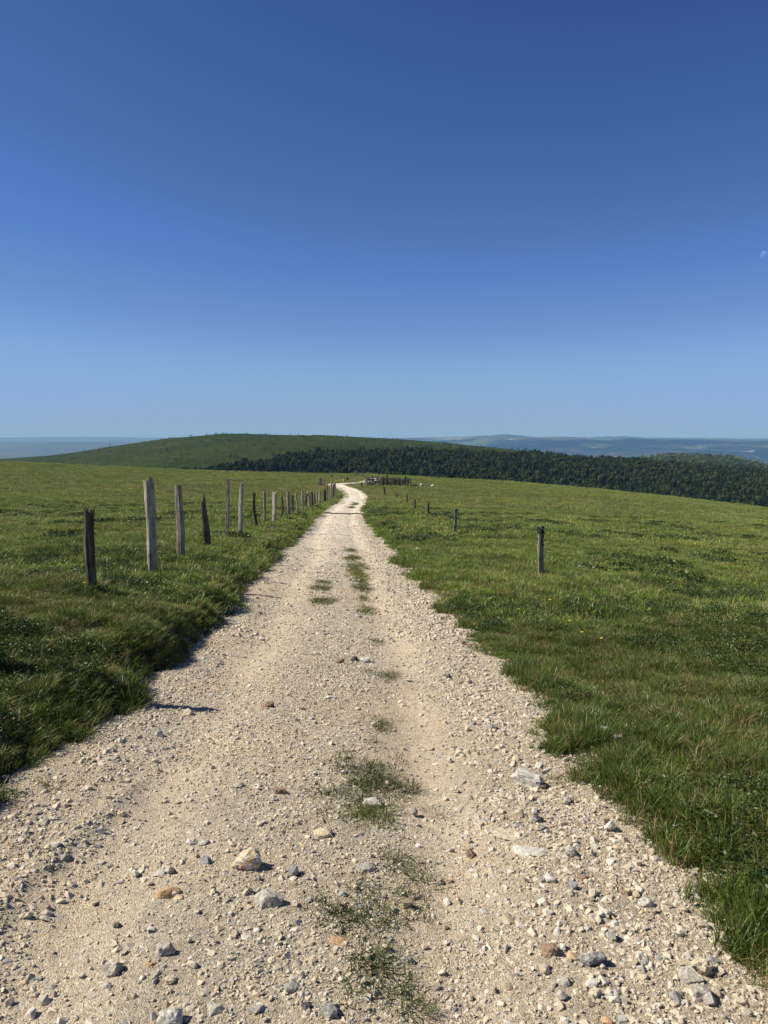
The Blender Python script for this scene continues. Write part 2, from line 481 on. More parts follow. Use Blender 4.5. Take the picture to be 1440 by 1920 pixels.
# ------------------------------------------------------------------ scatter: one object of instances, for uncountable stuff only
def scatter(name, P, rot, scl, idx, protos, label, cat):
    me = bpy.data.meshes.new(name + '_points')
    me.vertices.add(len(P)); me.vertices.foreach_set('co', np.asarray(P, np.float32).ravel())
    for an, ty_, dat, key in (('rot', 'FLOAT_VECTOR', rot, 'vector'), ('scl', 'FLOAT_VECTOR', scl, 'vector'), ('idx', 'INT', idx, 'value')):
        a = me.attributes.new(an, ty_, 'POINT')
        a.data.foreach_set(key, np.asarray(dat, np.int32 if ty_ == 'INT' else np.float32).ravel())
    o = link(name, me)
    g = bpy.data.node_groups.new(name, 'GeometryNodeTree')
    g.interface.new_socket('Geometry', in_out='INPUT', socket_type='NodeSocketGeometry')
    g.interface.new_socket('Geometry', in_out='OUTPUT', socket_type='NodeSocketGeometry')
    gi = g.nodes.new('NodeGroupInput'); go = g.nodes.new('NodeGroupOutput')
    inst = g.nodes.new('GeometryNodeInstanceOnPoints'); inst.inputs['Pick Instance'].default_value = True
    jn = g.nodes.new('GeometryNodeJoinGeometry')
    for pm in protos:
        po = bpy.data.objects.new(name + '_source', pm)
        oi = g.nodes.new('GeometryNodeObjectInfo'); oi.inputs['Object'].default_value = po
        gti = g.nodes.new('GeometryNodeGeometryToInstance')
        g.links.new(oi.outputs['Geometry'], gti.inputs[0]); g.links.new(gti.outputs[0], jn.inputs[0])
    def na(n, dt):
        a = g.nodes.new('GeometryNodeInputNamedAttribute'); a.data_type = dt; a.inputs['Name'].default_value = n
        return a.outputs['Attribute']
    er = g.nodes.new('FunctionNodeEulerToRotation')
    g.links.new(na('rot', 'FLOAT_VECTOR'), er.inputs[0])
    g.links.new(er.outputs[0], inst.inputs['Rotation'])
    g.links.new(na('scl', 'FLOAT_VECTOR'), inst.inputs['Scale'])
    g.links.new(na('idx', 'INT'), inst.inputs['Instance Index'])
    g.links.new(gi.outputs[0], inst.inputs['Points']); g.links.new(jn.outputs[0], inst.inputs['Instance'])
    g.links.new(inst.outputs[0], go.inputs[0])
    md = o.modifiers.new('scatter', 'NODES'); md.node_group = g
    return tag(o, label, cat, None, 'stuff')

# ------------------------------------------------------------------ grass
GREEN = np.array([(.082, .145, .022), (.105, .162, .028), (.066, .132, .020), (.128, .172, .036), (.095, .145, .030)])
STRAW = np.array([(.25, .21, .10), (.32, .275, .155), (.19, .155, .075), (.14, .105, .055)])
def blades(n, R, h0, h1, w, lean, rs, straw=.12, tone=1.0):
    r = np.random.default_rng(rs)
    ang = r.uniform(0, 2 * np.pi, n); rad = R * np.sqrt(r.uniform(0, 1, n))
    bx, by = rad * np.cos(ang), rad * np.sin(ang)
    h = r.uniform(h0, h1, n) * (1 - .25 * (rad / R) ** 2)
    da = ang + r.normal(0, 1.1, n)
    ln = np.abs(r.normal(lean, lean * .6, n)) * h * (1 + .6 * rad / R)
    wd = w * r.uniform(.6, 1.3, n)
    fa = r.uniform(0, np.pi, n)
    c = tone * GREEN[r.integers(0, len(GREEN), n)] * r.uniform(.8, 1.2, (n, 1))
    st = r.uniform(0, 1, n) < straw
    c[st] = STRAW[r.integers(0, len(STRAW), st.sum())]
    V = []; C = []
    for t, ww in ((0, .8), (.38, 1.), (.74, .7), (1, 0)):
        x = bx + np.cos(da) * ln * t ** 1.9; y = by + np.sin(da) * ln * t ** 1.9
        z = h * (t - .18 * (ln / np.maximum(h, 1e-6)) * t ** 3) - (.03 if t == 0 else 0) * (h1 / .2)
        cc = c * (1 + .25 * t * np.array([1, .7, .3]))[None]
        dx, dy = np.cos(fa) * wd * ww * .5, np.sin(fa) * wd * ww * .5
        if ww > 0:
            V += [np.stack([x - dx, y - dy, z], -1), np.stack([x + dx, y + dy, z], -1)]; C += [cc, cc]
        else:
            V += [np.stack([x, y, z], -1)]; C += [cc]
    V = np.stack(V, 1); C = np.stack(C, 1)
    o = np.arange(n)[:, None] * 7
    T = np.concatenate([o + np.array(k)[None] for k in ((0, 1, 3), (0, 3, 2), (2, 3, 5), (2, 5, 4), (4, 5, 6))])
    return V.reshape(-1, 3), T, C.reshape(-1, 3)

def tuft_mesh(name, mat, *a, **k):
    v, f, c = blades(*a, **k)
    return mesh_np(name, v, f, mat, False, c)

def in_view(x, y, margin=1.15):
    return np.abs(x) < (y * .52 * margin + 1.3)

def tufts(name, y0, y1, dens, protos, size, label, seed, wfun=None, back=0.):
    r = np.random.default_rng(seed)
    wmax = 1.3 + y1 * .52 * 1.15
    n = int(dens * 2 * wmax * (y1 - y0))
    y = r.uniform(y0, y1, n); x = r.uniform(-wmax, wmax, n)
    k = in_view(x, y); x, y = x[k], y[k]
    s, a = lateral(x, y)
    e = np.abs(s) - half_width(a, np.sign(s))
    e = e - np.where(s > 0, .10 + .20 * vn(x * 2.6, y * 2.6, 68) + .14 * vn(x * 7, y * 7, 69), .05 * vn(x * 5, y * 5, 69)) * (np.abs(s) < 8)
    k = e > r.uniform(-.08, .10, len(e)) + .02
    x, y, s, a, e = x[k], y[k], s[k], a[k], e[k]
    n1 = vn(x * 1.7, y * 1.7, 61); n2 = vn(x * .35, y * .35, 63); n3 = vn(x * 4.5, y * 4.5, 65)
    grow = .72 + .30 * n1 + .18 * n2 + .16 * n3
    grow *= np.where(s > 0, .55 + .45 * sstep(0, .8, e), .75 + .25 * sstep(0, .3, e))
    thin = r.uniform(0, 1, len(x)) < np.where(s > 0, np.clip(.55 + e * 1.6, 0, 1), np.clip(.6 + e * 2, 0, 1))
    if wfun is not None: thin &= r.uniform(0, 1, len(x)) < wfun(x, y, e, s)
    e = e[thin]; x, y, s, a, grow = x[thin], y[thin], s[thin], a[thin], np.clip(grow[thin], .3, 1.5) * np.where(np.abs(s[thin]) < 6, np.interp(a[thin], [60, 95], [1, .55]), 1)
    z = meadow_z(x, y, s, a)
    m = len(x)
    sz = size * r.uniform(.75, 1.25, m)
    scl = np.stack([sz, sz, sz * grow], -1)
    tilt = r.normal(0, .12, (m, 2))
    ee = np.maximum(e, 0)
    dry = r.uniform(0, 1, m) < np.where(s > 0, .55 * np.exp(-(ee / .30) ** 2), .3 * np.exp(-(ee / .15) ** 2)) + .03 + .12 * np.clip(vn(x * .8 + 7, y * .5, 67), 0, 1)
    pick = np.where(dry, len(protos) - 1 - r.integers(0, 2, m), r.integers(0, len(protos) - 2, m))
    # blades lean a little down the bank and with the wind (to the right)
    rot = np.stack([tilt[:, 0], tilt[:, 1] + .03, r.uniform(0, 2 * np.pi, m)], -1)
    return scatter(name, np.stack([x, y, z - .005], -1), rot, scl, pick, protos, label, 'grass')

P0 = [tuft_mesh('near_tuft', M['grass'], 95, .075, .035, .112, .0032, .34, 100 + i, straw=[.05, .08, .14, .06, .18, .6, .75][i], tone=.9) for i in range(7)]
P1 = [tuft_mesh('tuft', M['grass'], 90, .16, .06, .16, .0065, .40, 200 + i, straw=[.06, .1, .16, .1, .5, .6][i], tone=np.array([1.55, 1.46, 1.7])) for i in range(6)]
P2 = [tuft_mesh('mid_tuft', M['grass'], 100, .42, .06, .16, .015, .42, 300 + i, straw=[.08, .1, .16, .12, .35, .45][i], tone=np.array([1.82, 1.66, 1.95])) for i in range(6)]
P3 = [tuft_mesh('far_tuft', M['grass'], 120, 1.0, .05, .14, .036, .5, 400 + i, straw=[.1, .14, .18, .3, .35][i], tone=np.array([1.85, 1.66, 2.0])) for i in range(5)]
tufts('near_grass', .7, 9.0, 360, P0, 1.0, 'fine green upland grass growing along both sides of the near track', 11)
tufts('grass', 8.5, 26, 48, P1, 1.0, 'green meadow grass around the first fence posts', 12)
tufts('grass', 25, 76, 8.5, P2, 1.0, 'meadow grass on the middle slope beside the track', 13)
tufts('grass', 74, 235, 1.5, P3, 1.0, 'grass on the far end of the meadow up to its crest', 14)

def edge_tussocks(name, a0, a1, per_m, protos, sz0, sz1, seed, label):
    r = np.random.default_rng(seed)
    n = int(per_m * (a1 - a0))
    a = a0 + (a1 - a0) * r.uniform(0, 1, n) ** 1.3
    side = np.where(r.uniform(0, 1, n) < .82, 1., -1.)
    k = vn(a * 1.9, side * 5.3, 95) + .6 * vn(a * 5.5, side * 3.1, 96) > .05
    a, side = a[k], side[k]
    s = side * (half_width(a, side) + np.where(side > 0, r.normal(.15, .09, len(a)), r.normal(.06, .06, len(a))))
    x = np.interp(a, CLS, CL[:, 0]) + np.interp(a, CLS, CLT[:, 1]) * s
    y = np.interp(a, CLS, CL[:, 1]) - np.interp(a, CLS, CLT[:, 0]) * s
    m = len(x); sz = r.uniform(sz0, sz1, m)
    return scatter(name, np.stack([x, y, ground_z(x, y) - .006], -1), np.stack([r.normal(0, .12, m), -side * r.uniform(-.05, .25, m), r.uniform(0, 6.28, m)], -1),
                   np.stack([sz, sz, sz * r.uniform(.8, 1.35, m)], -1), r.integers(0, len(protos), m), protos, label, 'grass')
PE = [tuft_mesh('edge_tuft', M['grass'], 75, .05, .04, .11, .0030, .42, 150 + i, straw=[.08, .15, .3, .55][i], tone=.88) for i in range(4)]
edge_tussocks('edge_grass', .7, 14, 150, PE, .8, 1.4, 16, 'grass tussocks spilling over the edges of the near gravel')
edge_tussocks('edge_grass', 13, 60, 40, P1, .8, 1.3, 17, 'grass tussocks along the edges of the gravel further down')

# ------------------------------------------------------------------ heath (bilberry-like dark low shrub in patches)
def leaf_clump(name, mat, n, R, H, lw, rs, cols):
    r = np.random.default_rng(rs)
    d = r.normal(0, 1, (n, 3)); d /= np.linalg.norm(d, axis=1)[:, None]; d[:, 2] = np.abs(d[:, 2])
    rad = r.uniform(.45, 1, (n, 1)) ** .6
    c = d * rad * np.array([R, R, H])
    a = r.normal(0, 1, (n, 3)); a /= np.linalg.norm(a, axis=1)[:, None]
    b = np.cross(a, r.normal(0, 1, (n, 3))); b /= np.linalg.norm(b, axis=1)[:, None]
    L = lw * r.uniform(.7, 1.4, (n, 1))
    V = np.stack([c - a * L, c + b * L * .45, c + a * L, c - b * L * .45], 1).reshape(-1, 3)
    Fq = np.arange(n)[:, None] * 4 + np.array([0, 1, 2, 3])[None]
    cc = np.asarray(cols)[r.integers(0, len(cols), n)] * r.uniform(.75, 1.25, (n, 1))
    return mesh_np(name, V, Fq, mat, False, np.repeat(cc, 4, 0))
HC = [(.040, .075, .016), (.055, .090, .020), (.030, .060, .016), (.06, .072, .026)]
H0 = [leaf_clump('heath_clump', M['heath'], 160, .11, .13, .009, 500 + i, HC) for i in range(4)]
H1 = [leaf_clump('heath_clump_far', M['heath'], 160, .30, .17, .026, 520 + i, HC) for i in range(4)]
def heath(name, y0, y1, dens, protos, thr, seed, label):
    r = np.random.default_rng(seed)
    wmax = 1.3 + y1 * .6
    n = int(dens * 2 * wmax * (y1 - y0))
    y = r.uniform(y0, y1, n); x = r.uniform(-wmax, wmax, n)
    k = in_view(x, y); x, y = x[k], y[k]
    s, a = lateral(x, y); e = np.abs(s) - half_width(a, np.sign(s))
    f = vn(x * .55 + 3, y * .40, 71) + .5 * vn(x * 1.6, y * 1.6, 73) + np.where((x < 0) & (y < 9), .22, 0)
    k = (e > .16) & (f > thr + r.uniform(-.12, .12, len(x)) - .35 * np.exp(-((e - .35) / .3) ** 2) * (s > 0))
    x, y, s, a = x[k], y[k], s[k], a[k]
    m = len(x); sz = r.uniform(.7, 1.3, m)
    z = meadow_z(x, y, s, a)
    scatter(name, np.stack([x, y, z - .01], -1), np.stack([0 * x, 0 * x, r.uniform(0, 6.28, m)], -1), np.stack([sz, sz, sz * r.uniform(.6, 1.1, m)], -1),
            r.integers(0, len(protos), m), protos, label, 'heath')
heath('heath_plants', 1.5, 14, 75, H0, .17, 31, 'dark green low heath plants growing in patches through the near grass')
heath('heath_plants', 14, 60, 7, H1, .42, 32, 'dark heath patches in the meadow further down the slope')

# ------------------------------------------------------------------ stones
def hull(pts):
    bm = bmesh.new()
    for p in pts: bm.verts.new(p)
    r = bmesh.ops.convex_hull(bm, input=bm.verts)
    bmesh.ops.delete(bm, geom=list({g for g in r['geom_interior'] + r['geom_unused'] if isinstance(g, bmesh.types.BMVert)}), context='VERTS')
    return bm

def rock_mesh(name, mat, seed, n=18, dims=(1, 1, 1), detail=0, rough=.06, box=.35):
    """an angular stone about one unit across, resting at z = 0"""
    r = np.random.default_rng(seed)
    d = r.normal(0, 1, (n, 3)); d /= np.linalg.norm(d, axis=1)[:, None]
    d = d * (1 - box) + box * d / np.abs(d).max(1)[:, None]
    p = d * .5 * r.uniform(.8, 1.05, (n, 1)) * np.array(dims)
    bm = hull(p.tolist())
    if detail:
        bmesh.ops.bevel(bm, geom=list(bm.edges), offset=.035 * min(dims), segments=1, affect='EDGES', profile=.6)
        bmesh.ops.triangulate(bm, faces=bm.faces)
        bmesh.ops.subdivide_edges(bm, edges=bm.edges, cuts=detail, use_grid_fill=True)
        co = np.array([v.co for v in bm.verts])
        k = 1 + rough * (fbm(co[:, 0] * 5 + seed, co[:, 1] * 5 + co[:, 2] * 4, 3, seed) + .5 * vn(co[:, 2] * 13 + co[:, 0] * 11, co[:, 1] * 13 + seed, seed + 3))
        for v, q in zip(bm.verts, k): v.co *= q
    bmesh.ops.recalc_face_normals(bm, faces=bm.faces)
    zmin = min(v.co.z for v in bm.verts)
    for v in bm.verts: v.co.z -= zmin
    me = bpy.data.meshes.new(name); bm.to_mesh(me); bm.free()
    me.materials.append(mat)
    return me

PEB = [rock_mesh('pebble', M['pebble'], 600 + i, 11 + i % 4, (1, r_, h_), 0) for i, (r_, h_) in enumerate([(1, .7), (.8, .6), (.7, .5), (.9, .8), (.75, .45), (1, .6), (.6, .55), (.85, .7)])]
def gravel(name, a0, a1, dens, s0, s1, pw, seed, label, band=None):
    r = np.random.default_rng(seed)
    n = int(dens * 3.1 * (a1 - a0))
    # density falls with distance along the stretch
    a = a0 + (a1 - a0) * r.uniform(0, 1, n) ** 1.35
    s = r.uniform(-1.58, 1.85, n)
    k = np.abs(s) - half_width(a, np.sign(s)) < np.where(s > 0, r.uniform(-.1, .15, n) + .3 * r.uniform(0, 1, n) ** 3, r.uniform(-.1, .13, n))
    s = np.clip(s, -9, 9)
    if band is not None: k &= r.uniform(0, 1, n) < band(s, a)
    a, s = a[k], s[k]
    x = np.interp(a, CLS, CL[:, 0]) + np.interp(a, CLS, CLT[:, 1]) * s
    y = np.interp(a, CLS, CL[:, 1]) - np.interp(a, CLS, CLT[:, 0]) * s
    k = in_view(x, y, 1.1) & (y > .9)
    a, s, x, y = a[k], s[k], x[k], y[k]
    sz = s0 + (s1 - s0) * r.uniform(0, 1, len(x)) ** pw
    z = np.maximum(track_z(x, y, s, a), meadow_z(x, y, s, a)) - sz * r.uniform(.15, .5, len(x))
    rot = np.stack([r.normal(0, .35, len(x)), r.normal(0, .35, len(x)), r.uniform(0, 6.28, len(x))], -1)
    scl = sz[:, None] * r.uniform(.8, 1.2, (len(x), 3))
    return scatter(name, np.stack([x, y, z], -1), rot, scl, r.integers(0, len(PEB), len(x)), PEB, label, 'gravel')

def clumpy(s, a): return np.clip(1 - .78 * np.exp(-((np.abs(s + .05 + .12 * vn(a * .35, 0 * a, 41)) - .67) / .22) ** 2) * (vn(a * .9, s * .9, 87) > -.3), .2, 1) * np.clip(.62 + .5 * vn(a * 1.3, s * 1.8, 81) + .35 * vn(a * 4, s * 4, 83), .2, 1)
def verge(s, a): return np.clip(np.exp(-((s - 1.15) / .34) ** 2) + .55 * np.exp(-((s + 1.25) / .18) ** 2) * (a < 9) + .10 + .16 * np.exp(-((s + .9) / .5) ** 2) * (a < 3.2), 0, 1) * np.clip(.75 + .5 * vn(a * 2, s * 2, 85), .2, 1)
gravel('fine_gravel', 1.0, 6.5, 15000, .005, .020, 1.9, 41, 'fine beige gravel covering the near track', clumpy)
gravel('fine_gravel', 5.5, 17, 3800, .008, .028, 1.9, 42, 'fine pale gravel further along the track', clumpy)
gravel('rubble', 1.0, 11, 1100, .012, .036, 1.8, 46, 'broken half sunk rubble spread over the near track', clumpy)
gravel('coarse_gravel', 1.0, 10, 2700, .012, .050, 2.3, 43, 'coarse loose gravel gathered along the right edge of the track', verge)
gravel('coarse_gravel', 8, 45, 950, .026, .075, 2.0, 44, 'coarse white gravel along the right edge further down the track', verge)
gravel('coarse_gravel', 14, 110, 60, .025, .085, 2.2, 45, 'scattered gravel on the far stretch of the track', clumpy)

# single loose stones one can point at: x, y of the foot in the photo, width in photo pixels, height / width, depth / width, material, label
BIG = [
 (462, 1632, 62, .72, .8, 'ochre', 'jagged ochre and white rock, the tallest stone on the near track'),
 (502, 1704, 60, .62, .85, 'grey', 'blocky grey rock just below the jagged ochre and white one'),
 (312, 1684, 48, .38, .7, 'orange', 'flat orange-pink stone lying in the left wheel track'),
 (303, 1795, 38, .72, .8, 'grey', 'pale grey faceted stone above a small cluster of pebbles'),
 (208, 1828, 34, .95, 1.1, 'grey', 'upright smooth grey stone at the lower left of the track'),
 (197, 1855, 26, .5, .9, 'grey', 'narrow grey stone leaning below the upright smooth one'),
 (604, 1568, 40, .42, .8, 'cream', 'rounded cream stone lying alone left of the centre grass'),
 (698, 1512, 40, .38, .7, 'white', 'flat pale stone inside the large centre grass patch'),
 (991, 1476, 58, .55, .9, 'white', 'large pale embedded rock at the right verge'),
 (1007, 1543, 24, .75, .9, 'dark', 'round dark stone below the large pale verge rock'),
 (1070, 1608, 30, .75, .9, 'grey', 'rounded grey stone in the right verge gravel'),
 (1074, 1667, 22, .8, 1, 'blue', 'round blue-grey stone low in the right verge'),
 (1144, 1560, 24, .7, .9, 'white', 'white angular stone near the right grass edge'),
 (884, 1608, 20, .85, 1, 'brown', 'squarish brown stone alone in the right wheel track'),
 (1032, 1796, 36, .75, .9, 'brown', 'rounded rusty brown stone in the right wheel track'),
 (1111, 1812, 54, .45, .6, 'blue', 'long blue-grey stone in the right verge'),
 (1135, 1720, 28, .8, .9, 'white', 'bright white stone standing up from the verge gravel'),
 (1213, 1700, 32, .62, .8, 'white', 'white and grey split stone near the right grass'),
 (1318, 1828, 44, .82, 1, 'cream', 'rough beige rock at the lower right grass edge'),
 (1297, 1842, 44, .6, .9, 'grey', 'smooth grey rock beside the rough beige one'),
 (1322, 1880, 40, .85, 1, 'grey', 'pointed grey rock at the bottom right corner of the gravel'),
 (1056, 1850, 36, .5, .8, 'grey', 'flat grey stone in the coarse gravel near the bottom'),
 (545, 1860, 32, .5, .9, 'blue', 'flat slate-coloured stone near the bottom centre'),
 (617, 1908, 34, .7, 1, 'blue', 'dark slate stone at the bottom beside the grass tufts'),
 (575, 1896, 22, .9, 1, 'dark', 'small dark grey stone at the bottom centre'),
 (401, 1902, 40, .5, .8, 'grey', 'oblong grey stone near the bottom edge left of centre'),
 (316, 1926, 54, .6, .8, 'white', 'pale rounded stone cut by the bottom of the view'),
 (638, 1245, 17, .9, .9, 'brown', 'small brown cube-shaped stone in the middle of the track'),
 (664, 1240, 14, .8, .9, 'dark', 'small dark stone beside a flat pale slab mid track'),
 (686, 1242, 34, .3, .8, 'white', 'flat pale slab right of the small dark stone mid track'),
 (298, 1382, 18, .9, .8, 'white', 'little upright white stone on the left side of the track'),
 (441, 1388, 17, .5, .8, 'cream', 'small flat cream stone in the left wheel track'),
 (208, 1428, 32, .3, .8, 'grey', 'flat grey stone near the left grass edge'),
 (446, 1478, 22, .5, .8, 'grey', 'grey stone with a dark shaded end in the left wheel track'),
 (527, 1490, 28, .5, .8, 'brown', 'brownish stone between left wheel track and centre grass'),
 (226, 1532, 20, .7, .9, 'cream', 'cream stone by the small ridge on the left'),
 (955, 1572, 62, .10, .8, 'cream', 'pale flat slab sunk in the right wheel track'),
 (1000, 1604, 74, .10, .6, 'white', 'wide pale slab sunk beside the first one on the right'),
 (634, 1775, 44, .28, .8, 'orange', 'reddish flat stone half sunk under the centre grass'),
 (415, 1826, 36, .16, .9, 'blue', 'thin slate sunk flush in the lower left track'),
 (281, 1816, 22, .7, .9, 'orange', 'small rust-coloured stone left of the pebble cluster'),
 (302, 1822, 22, .6, .9, 'grey', 'grey pebble at the top of the small cluster'),
 (290, 1836, 20, .8, .9, 'grey', 'middle grey pebble of the small cluster'),
 (318, 1842, 22, .6, .9, 'cream', 'lowest pebble of the small cluster'),
 (385, 1622, 24, .6, .9, 'blue', 'slate stone left of the jagged ochre and white rock'),
 (358, 1582, 22, .5, .8, 'white', 'pale stone, first of a short row above the ochre rock'),
 (380, 1584, 24, .45, .8, 'grey', 'grey stone, last of a short row above the ochre rock'),
 (298, 1640, 26, .35, .8, 'white', 'thin white stone left of a grey one'),
 (318, 1636, 22, .7, .9, 'grey', 'grey stone touching a thin white one'),
 (550, 1640, 20, .8, 1, 'blue', 'slate stone right of the blocky grey rock'),
 (553, 1668, 20, .6, 1, 'brown', 'brown stone right of the blocky grey rock'),
 (462, 1764, 30, .35, .8, 'white', 'flat white stone below the blocky grey rock'),
 (219, 1742, 16, .9, .9, 'dark', 'small dark pointed stone on the left with a sharp shadow'),
 (686, 1635, 40, .4, .7, 'grey', 'long grey stone under the second centre tuft'),
 (765, 1280, 18, .4, .8, 'white', 'small white stone right of the centre strip'),
 (620, 1310, 22, .45, .8, 'white', 'white stone left of the centre strip halfway down'),
 (517, 1046, 13, .7, .9, 'white', 'white stone on the left grass edge near the curved posts'),
 (781, 1033, 14, .5, .9, 'white', 'pale stone lying in the right grass nearer the track'),
 (770, 1025, 9, .5, .9, 'white', 'tiny pale stone at the right grass edge'),
 (1133, 1374, 20, .8, .9, 'white', 'white stone showing in the right grass'),
 (1160, 1388, 20, .7, .9, 'grey', 'grey stone half hidden in the right grass'),
 (842, 1274, 12, .9, 1, 'dark', 'small dark stone in the right wheel track'),
 (870, 1210, 11, .9, 1, 'brown', 'small brown stone by the right verge'),
 (922, 1368, 24, .5, .8, 'blue', 'purplish grey stone inside the right verge'),
 (500, 1328, 26, .5, .8, 'brown', 'low brown stone in a cluster left of centre'),
 (350, 1342, 24, .6, .8, 'cream', 'angled cream stone at the end of the long post shadow'),
]
def sit(px, py, sink=.12, h=.05):
    p = at(px, py)
    return np.array([p[0], p[1], ground_z(p[0], p[1])[0] - sink * h])
for i, (px, py, w, hh, dd, mk, lab) in enumerate(BIG):
    p = sit(px, py)
    W = w / px_per_m(p)
    me = rock_mesh('stone', M[mk], 900 + i, 18 + i % 9, (1, dd, hh), 3 if w > 22 else 2, .17, .2 + .06 * (i % 5))
    o = link('stone', me)
    sunk = .45 if hh < .2 else .2
    o.location = (p[0], p[1] + W * dd * .3, p[2] - sunk * W * hh)
    o.scale = (W * 1.05, W * 1.05, W * 1.05 * (1.4 if hh < .2 else 1.1))
    o.rotation_euler = (0, 0, random.uniform(-.35, .35))
    tag(o, lab, 'stone', 'loose stones on the track')

GEN = {}
for k, mk in enumerate(['white', 'cream', 'grey', 'blue', 'orange', 'brown']):
    GEN[mk] = [rock_mesh('loose_stone', M[mk], 1200 + 10 * k + j, 14 + 2 * j, (1, .8, [.5, .65, .75][j]), 1, .08) for j in range(3)]
NAMES = {'white': 'whitish', 'cream': 'cream', 'grey': 'grey', 'blue': 'slate grey', 'orange': 'rusty orange', 'brown': 'brown'}
r = np.random.default_rng(55)
n = 0
while n < 215:
    a = 1.7 + 13 * r.uniform() ** 2.3
    s = r.choice([1.15 + .22 * r.normal(), r.uniform(-1.4, 1.4), -1.2 + .15 * r.normal()], p=[.62, .30, .08])
    if abs(s) > 1.52: continue
    x = np.interp(a, CLS, CL[:, 0]) + s; y = np.interp(a, CLS, CL[:, 1])
    if abs(x) > y * .5: continue
    mk = r.choice(list(GEN), p=[.34, .31, .17, .05, .06, .07])
    sz = r.uniform(.03, .062) * (1 + .03 * a) * (.8 if abs(s) < .9 else 1)
    o = link('loose_stone', GEN[mk][int(r.integers(0, 3))])
    z = ground_z(x, y)[0]
    o.location = (x, y, z - sz * .2); o.scale = (sz, sz * r.uniform(.8, 1.1), sz * r.uniform(.8, 1.1))
    o.rotation_euler = (r.normal(0, .15), r.normal(0, .15), r.uniform(0, 6.28))
    where = 'in the heaped gravel of the right verge' if s > .85 else ('by the left grass edge' if s < -1.0 else 'lying loose on the driven part of the track')
    tag(o, f'small {NAMES[mk]} stone {where}', 'stone', f'small {NAMES[mk]} stones {where}')
    n += 1

# ------------------------------------------------------------------ separate grass tufts in the middle of the track
r = np.random.default_rng(77)
MID = [
 (700, 1470, 150, 55, 1.0, 'largest grass patch in the middle of the track'),
 (690, 1530, 110, 25, 1.0, 'grass fringe below the largest patch, around a flat pale stone'),
 (630, 1715, 75, 45, 1.2, 'round compact tuft of grass left of the centre strip'),
 (745, 1715, 95, 60, .9, 'loose grass tuft right of the round compact one'),
 (745, 1625, 90, 25, .8, 'low thin grass in the centre above the round tuft'),
 (780, 1650, 50, 16, .7, 'small brownish grass wisp right of centre'),
 (705, 1795, 110, 45, .9, 'ragged grass tuft low in the centre strip'),
 (700, 1850, 130, 40, .7, 'sparse grass near the bottom of the centre strip'),
 (775, 1895, 60, 40, .8, 'thin grass at the bottom right of the centre strip'),
 (715, 1362, 45, 18, .7, 'small lone grass tuft above the largest patch'),
 (722, 1268, 45, 12, .7, 'flat grass tuft below the pale slab'),
 (685, 1145, 30, 10, .7, 'small grass tuft nearest to the row in the centre'),
 (678, 1103, 34, 9, .7, 'second small grass tuft of the row in the centre'),
 (672, 1080, 36, 10, .7, 'third grass tuft of the row in the centre'),
 (665, 1062, 34, 10, .7, 'fourth grass tuft of the row in the centre'),
 (658, 1033, 30, 8, .7, 'far flat grass tuft at the end of the centre row'),
 (608, 1128, 48, 9, .7, 'flat wide grass tuft left of the centre row'),
 (604, 1104, 34, 7, .7, 'low grass tuft above the flat wide one'),
 (605, 1093, 26, 5, .7, 'faint grass tuft topmost left of the centre row'),
 (681, 1122, 22, 7, .6, 'slim grass wisp between the two nearest tufts of the centre row'),
 (675, 1091, 24, 6, .6, 'slim grass wisp between the second and third tufts of the centre row'),
 (668, 1071, 22, 6, .6, 'slim grass wisp between the third and fourth tufts of the centre row'),
 (661, 1047, 24, 6, .6, 'slim grass wisp between the fourth and the far flat tuft of the centre row'),
 (705, 1205, 26, 7, .5, 'thin grass wisp just above the flat pale slab'),
 (640, 1418, 30, 8, .5, 'wispy grass at the top left of the largest patch'),
 (655, 1670, 40, 12, .6, 'wispy grass between two stones in the centre'),
 (665, 945, 14, 7, 1.0, 'dark grass island in the track near the bend'),
 (659, 952, 8, 3, 1.0, 'tiny dark grass island before the bend'),
 (95, 1470, 70, 12, .6, 'thin brown-green grass spreading from the left edge'),
 (150, 1385, 60, 22, .9, 'short grass tuft on the left gravel edge'),
 (1060, 1470, 40, 12, .7, 'small grass tuft in the right verge gravel'),
 (1160, 1515, 34, 22, .8, 'small grass tuft at the right grass border'),
]
for i, (px, py, w, hpx, dens, lab) in enumerate(MID):
    p0 = at(px, py); k = px_per_m(p0)
    Wm = w / k
    top = at(px, py - hpx); bot = at(px, py + hpx * .4)
    Lm = max(.10, top[1] - bot[1]) if p0[1] < 20 else max(.6, (top[1] - bot[1]) * .5)
    nsub = max(4, int(Wm * Lm * 230)) if p0[1] < 20 else 22
    nsub = min(nsub, 80)
    V = []; Fc = []; C = []; off = 0
    for j in range(nsub):
        q = r.normal(0, .36, 2)
        bx = q[0] * Wm * .75; by = q[1] * Lm * .8
        nb = int((34 if p0[1] < 7 else 40) * dens)
        big = max(1.0, p0[1] / 12)
        v, f, c = blades(nb, .055 * min(big, 5), .018 * min(big, 3) ** .5, .062 * min(big, 5) ** .5, .0030 * big, 1.1, 3000 + i * 50 + j, straw=.22)
        v = v + np.array([bx, by, 0])
        X, Y = p0[0] + v[:, 0], p0[1] + v[:, 1]
        v[:, 2] += ground_z([p0[0] + bx], [p0[1] + by])[0] - p0[2] - .004
        V.append(v); Fc.append(f + off); C.append(c); off += len(v)
    me = mesh_np('grass_tuft', np.concatenate(V), np.concatenate(Fc), M['grass'], False, np.concatenate(C) * np.array([.82, .70, .78]))
    o = link('grass_tuft', me); o.location = p0
    tag(o, lab, 'grass tuft', 'grass tufts growing in the track')

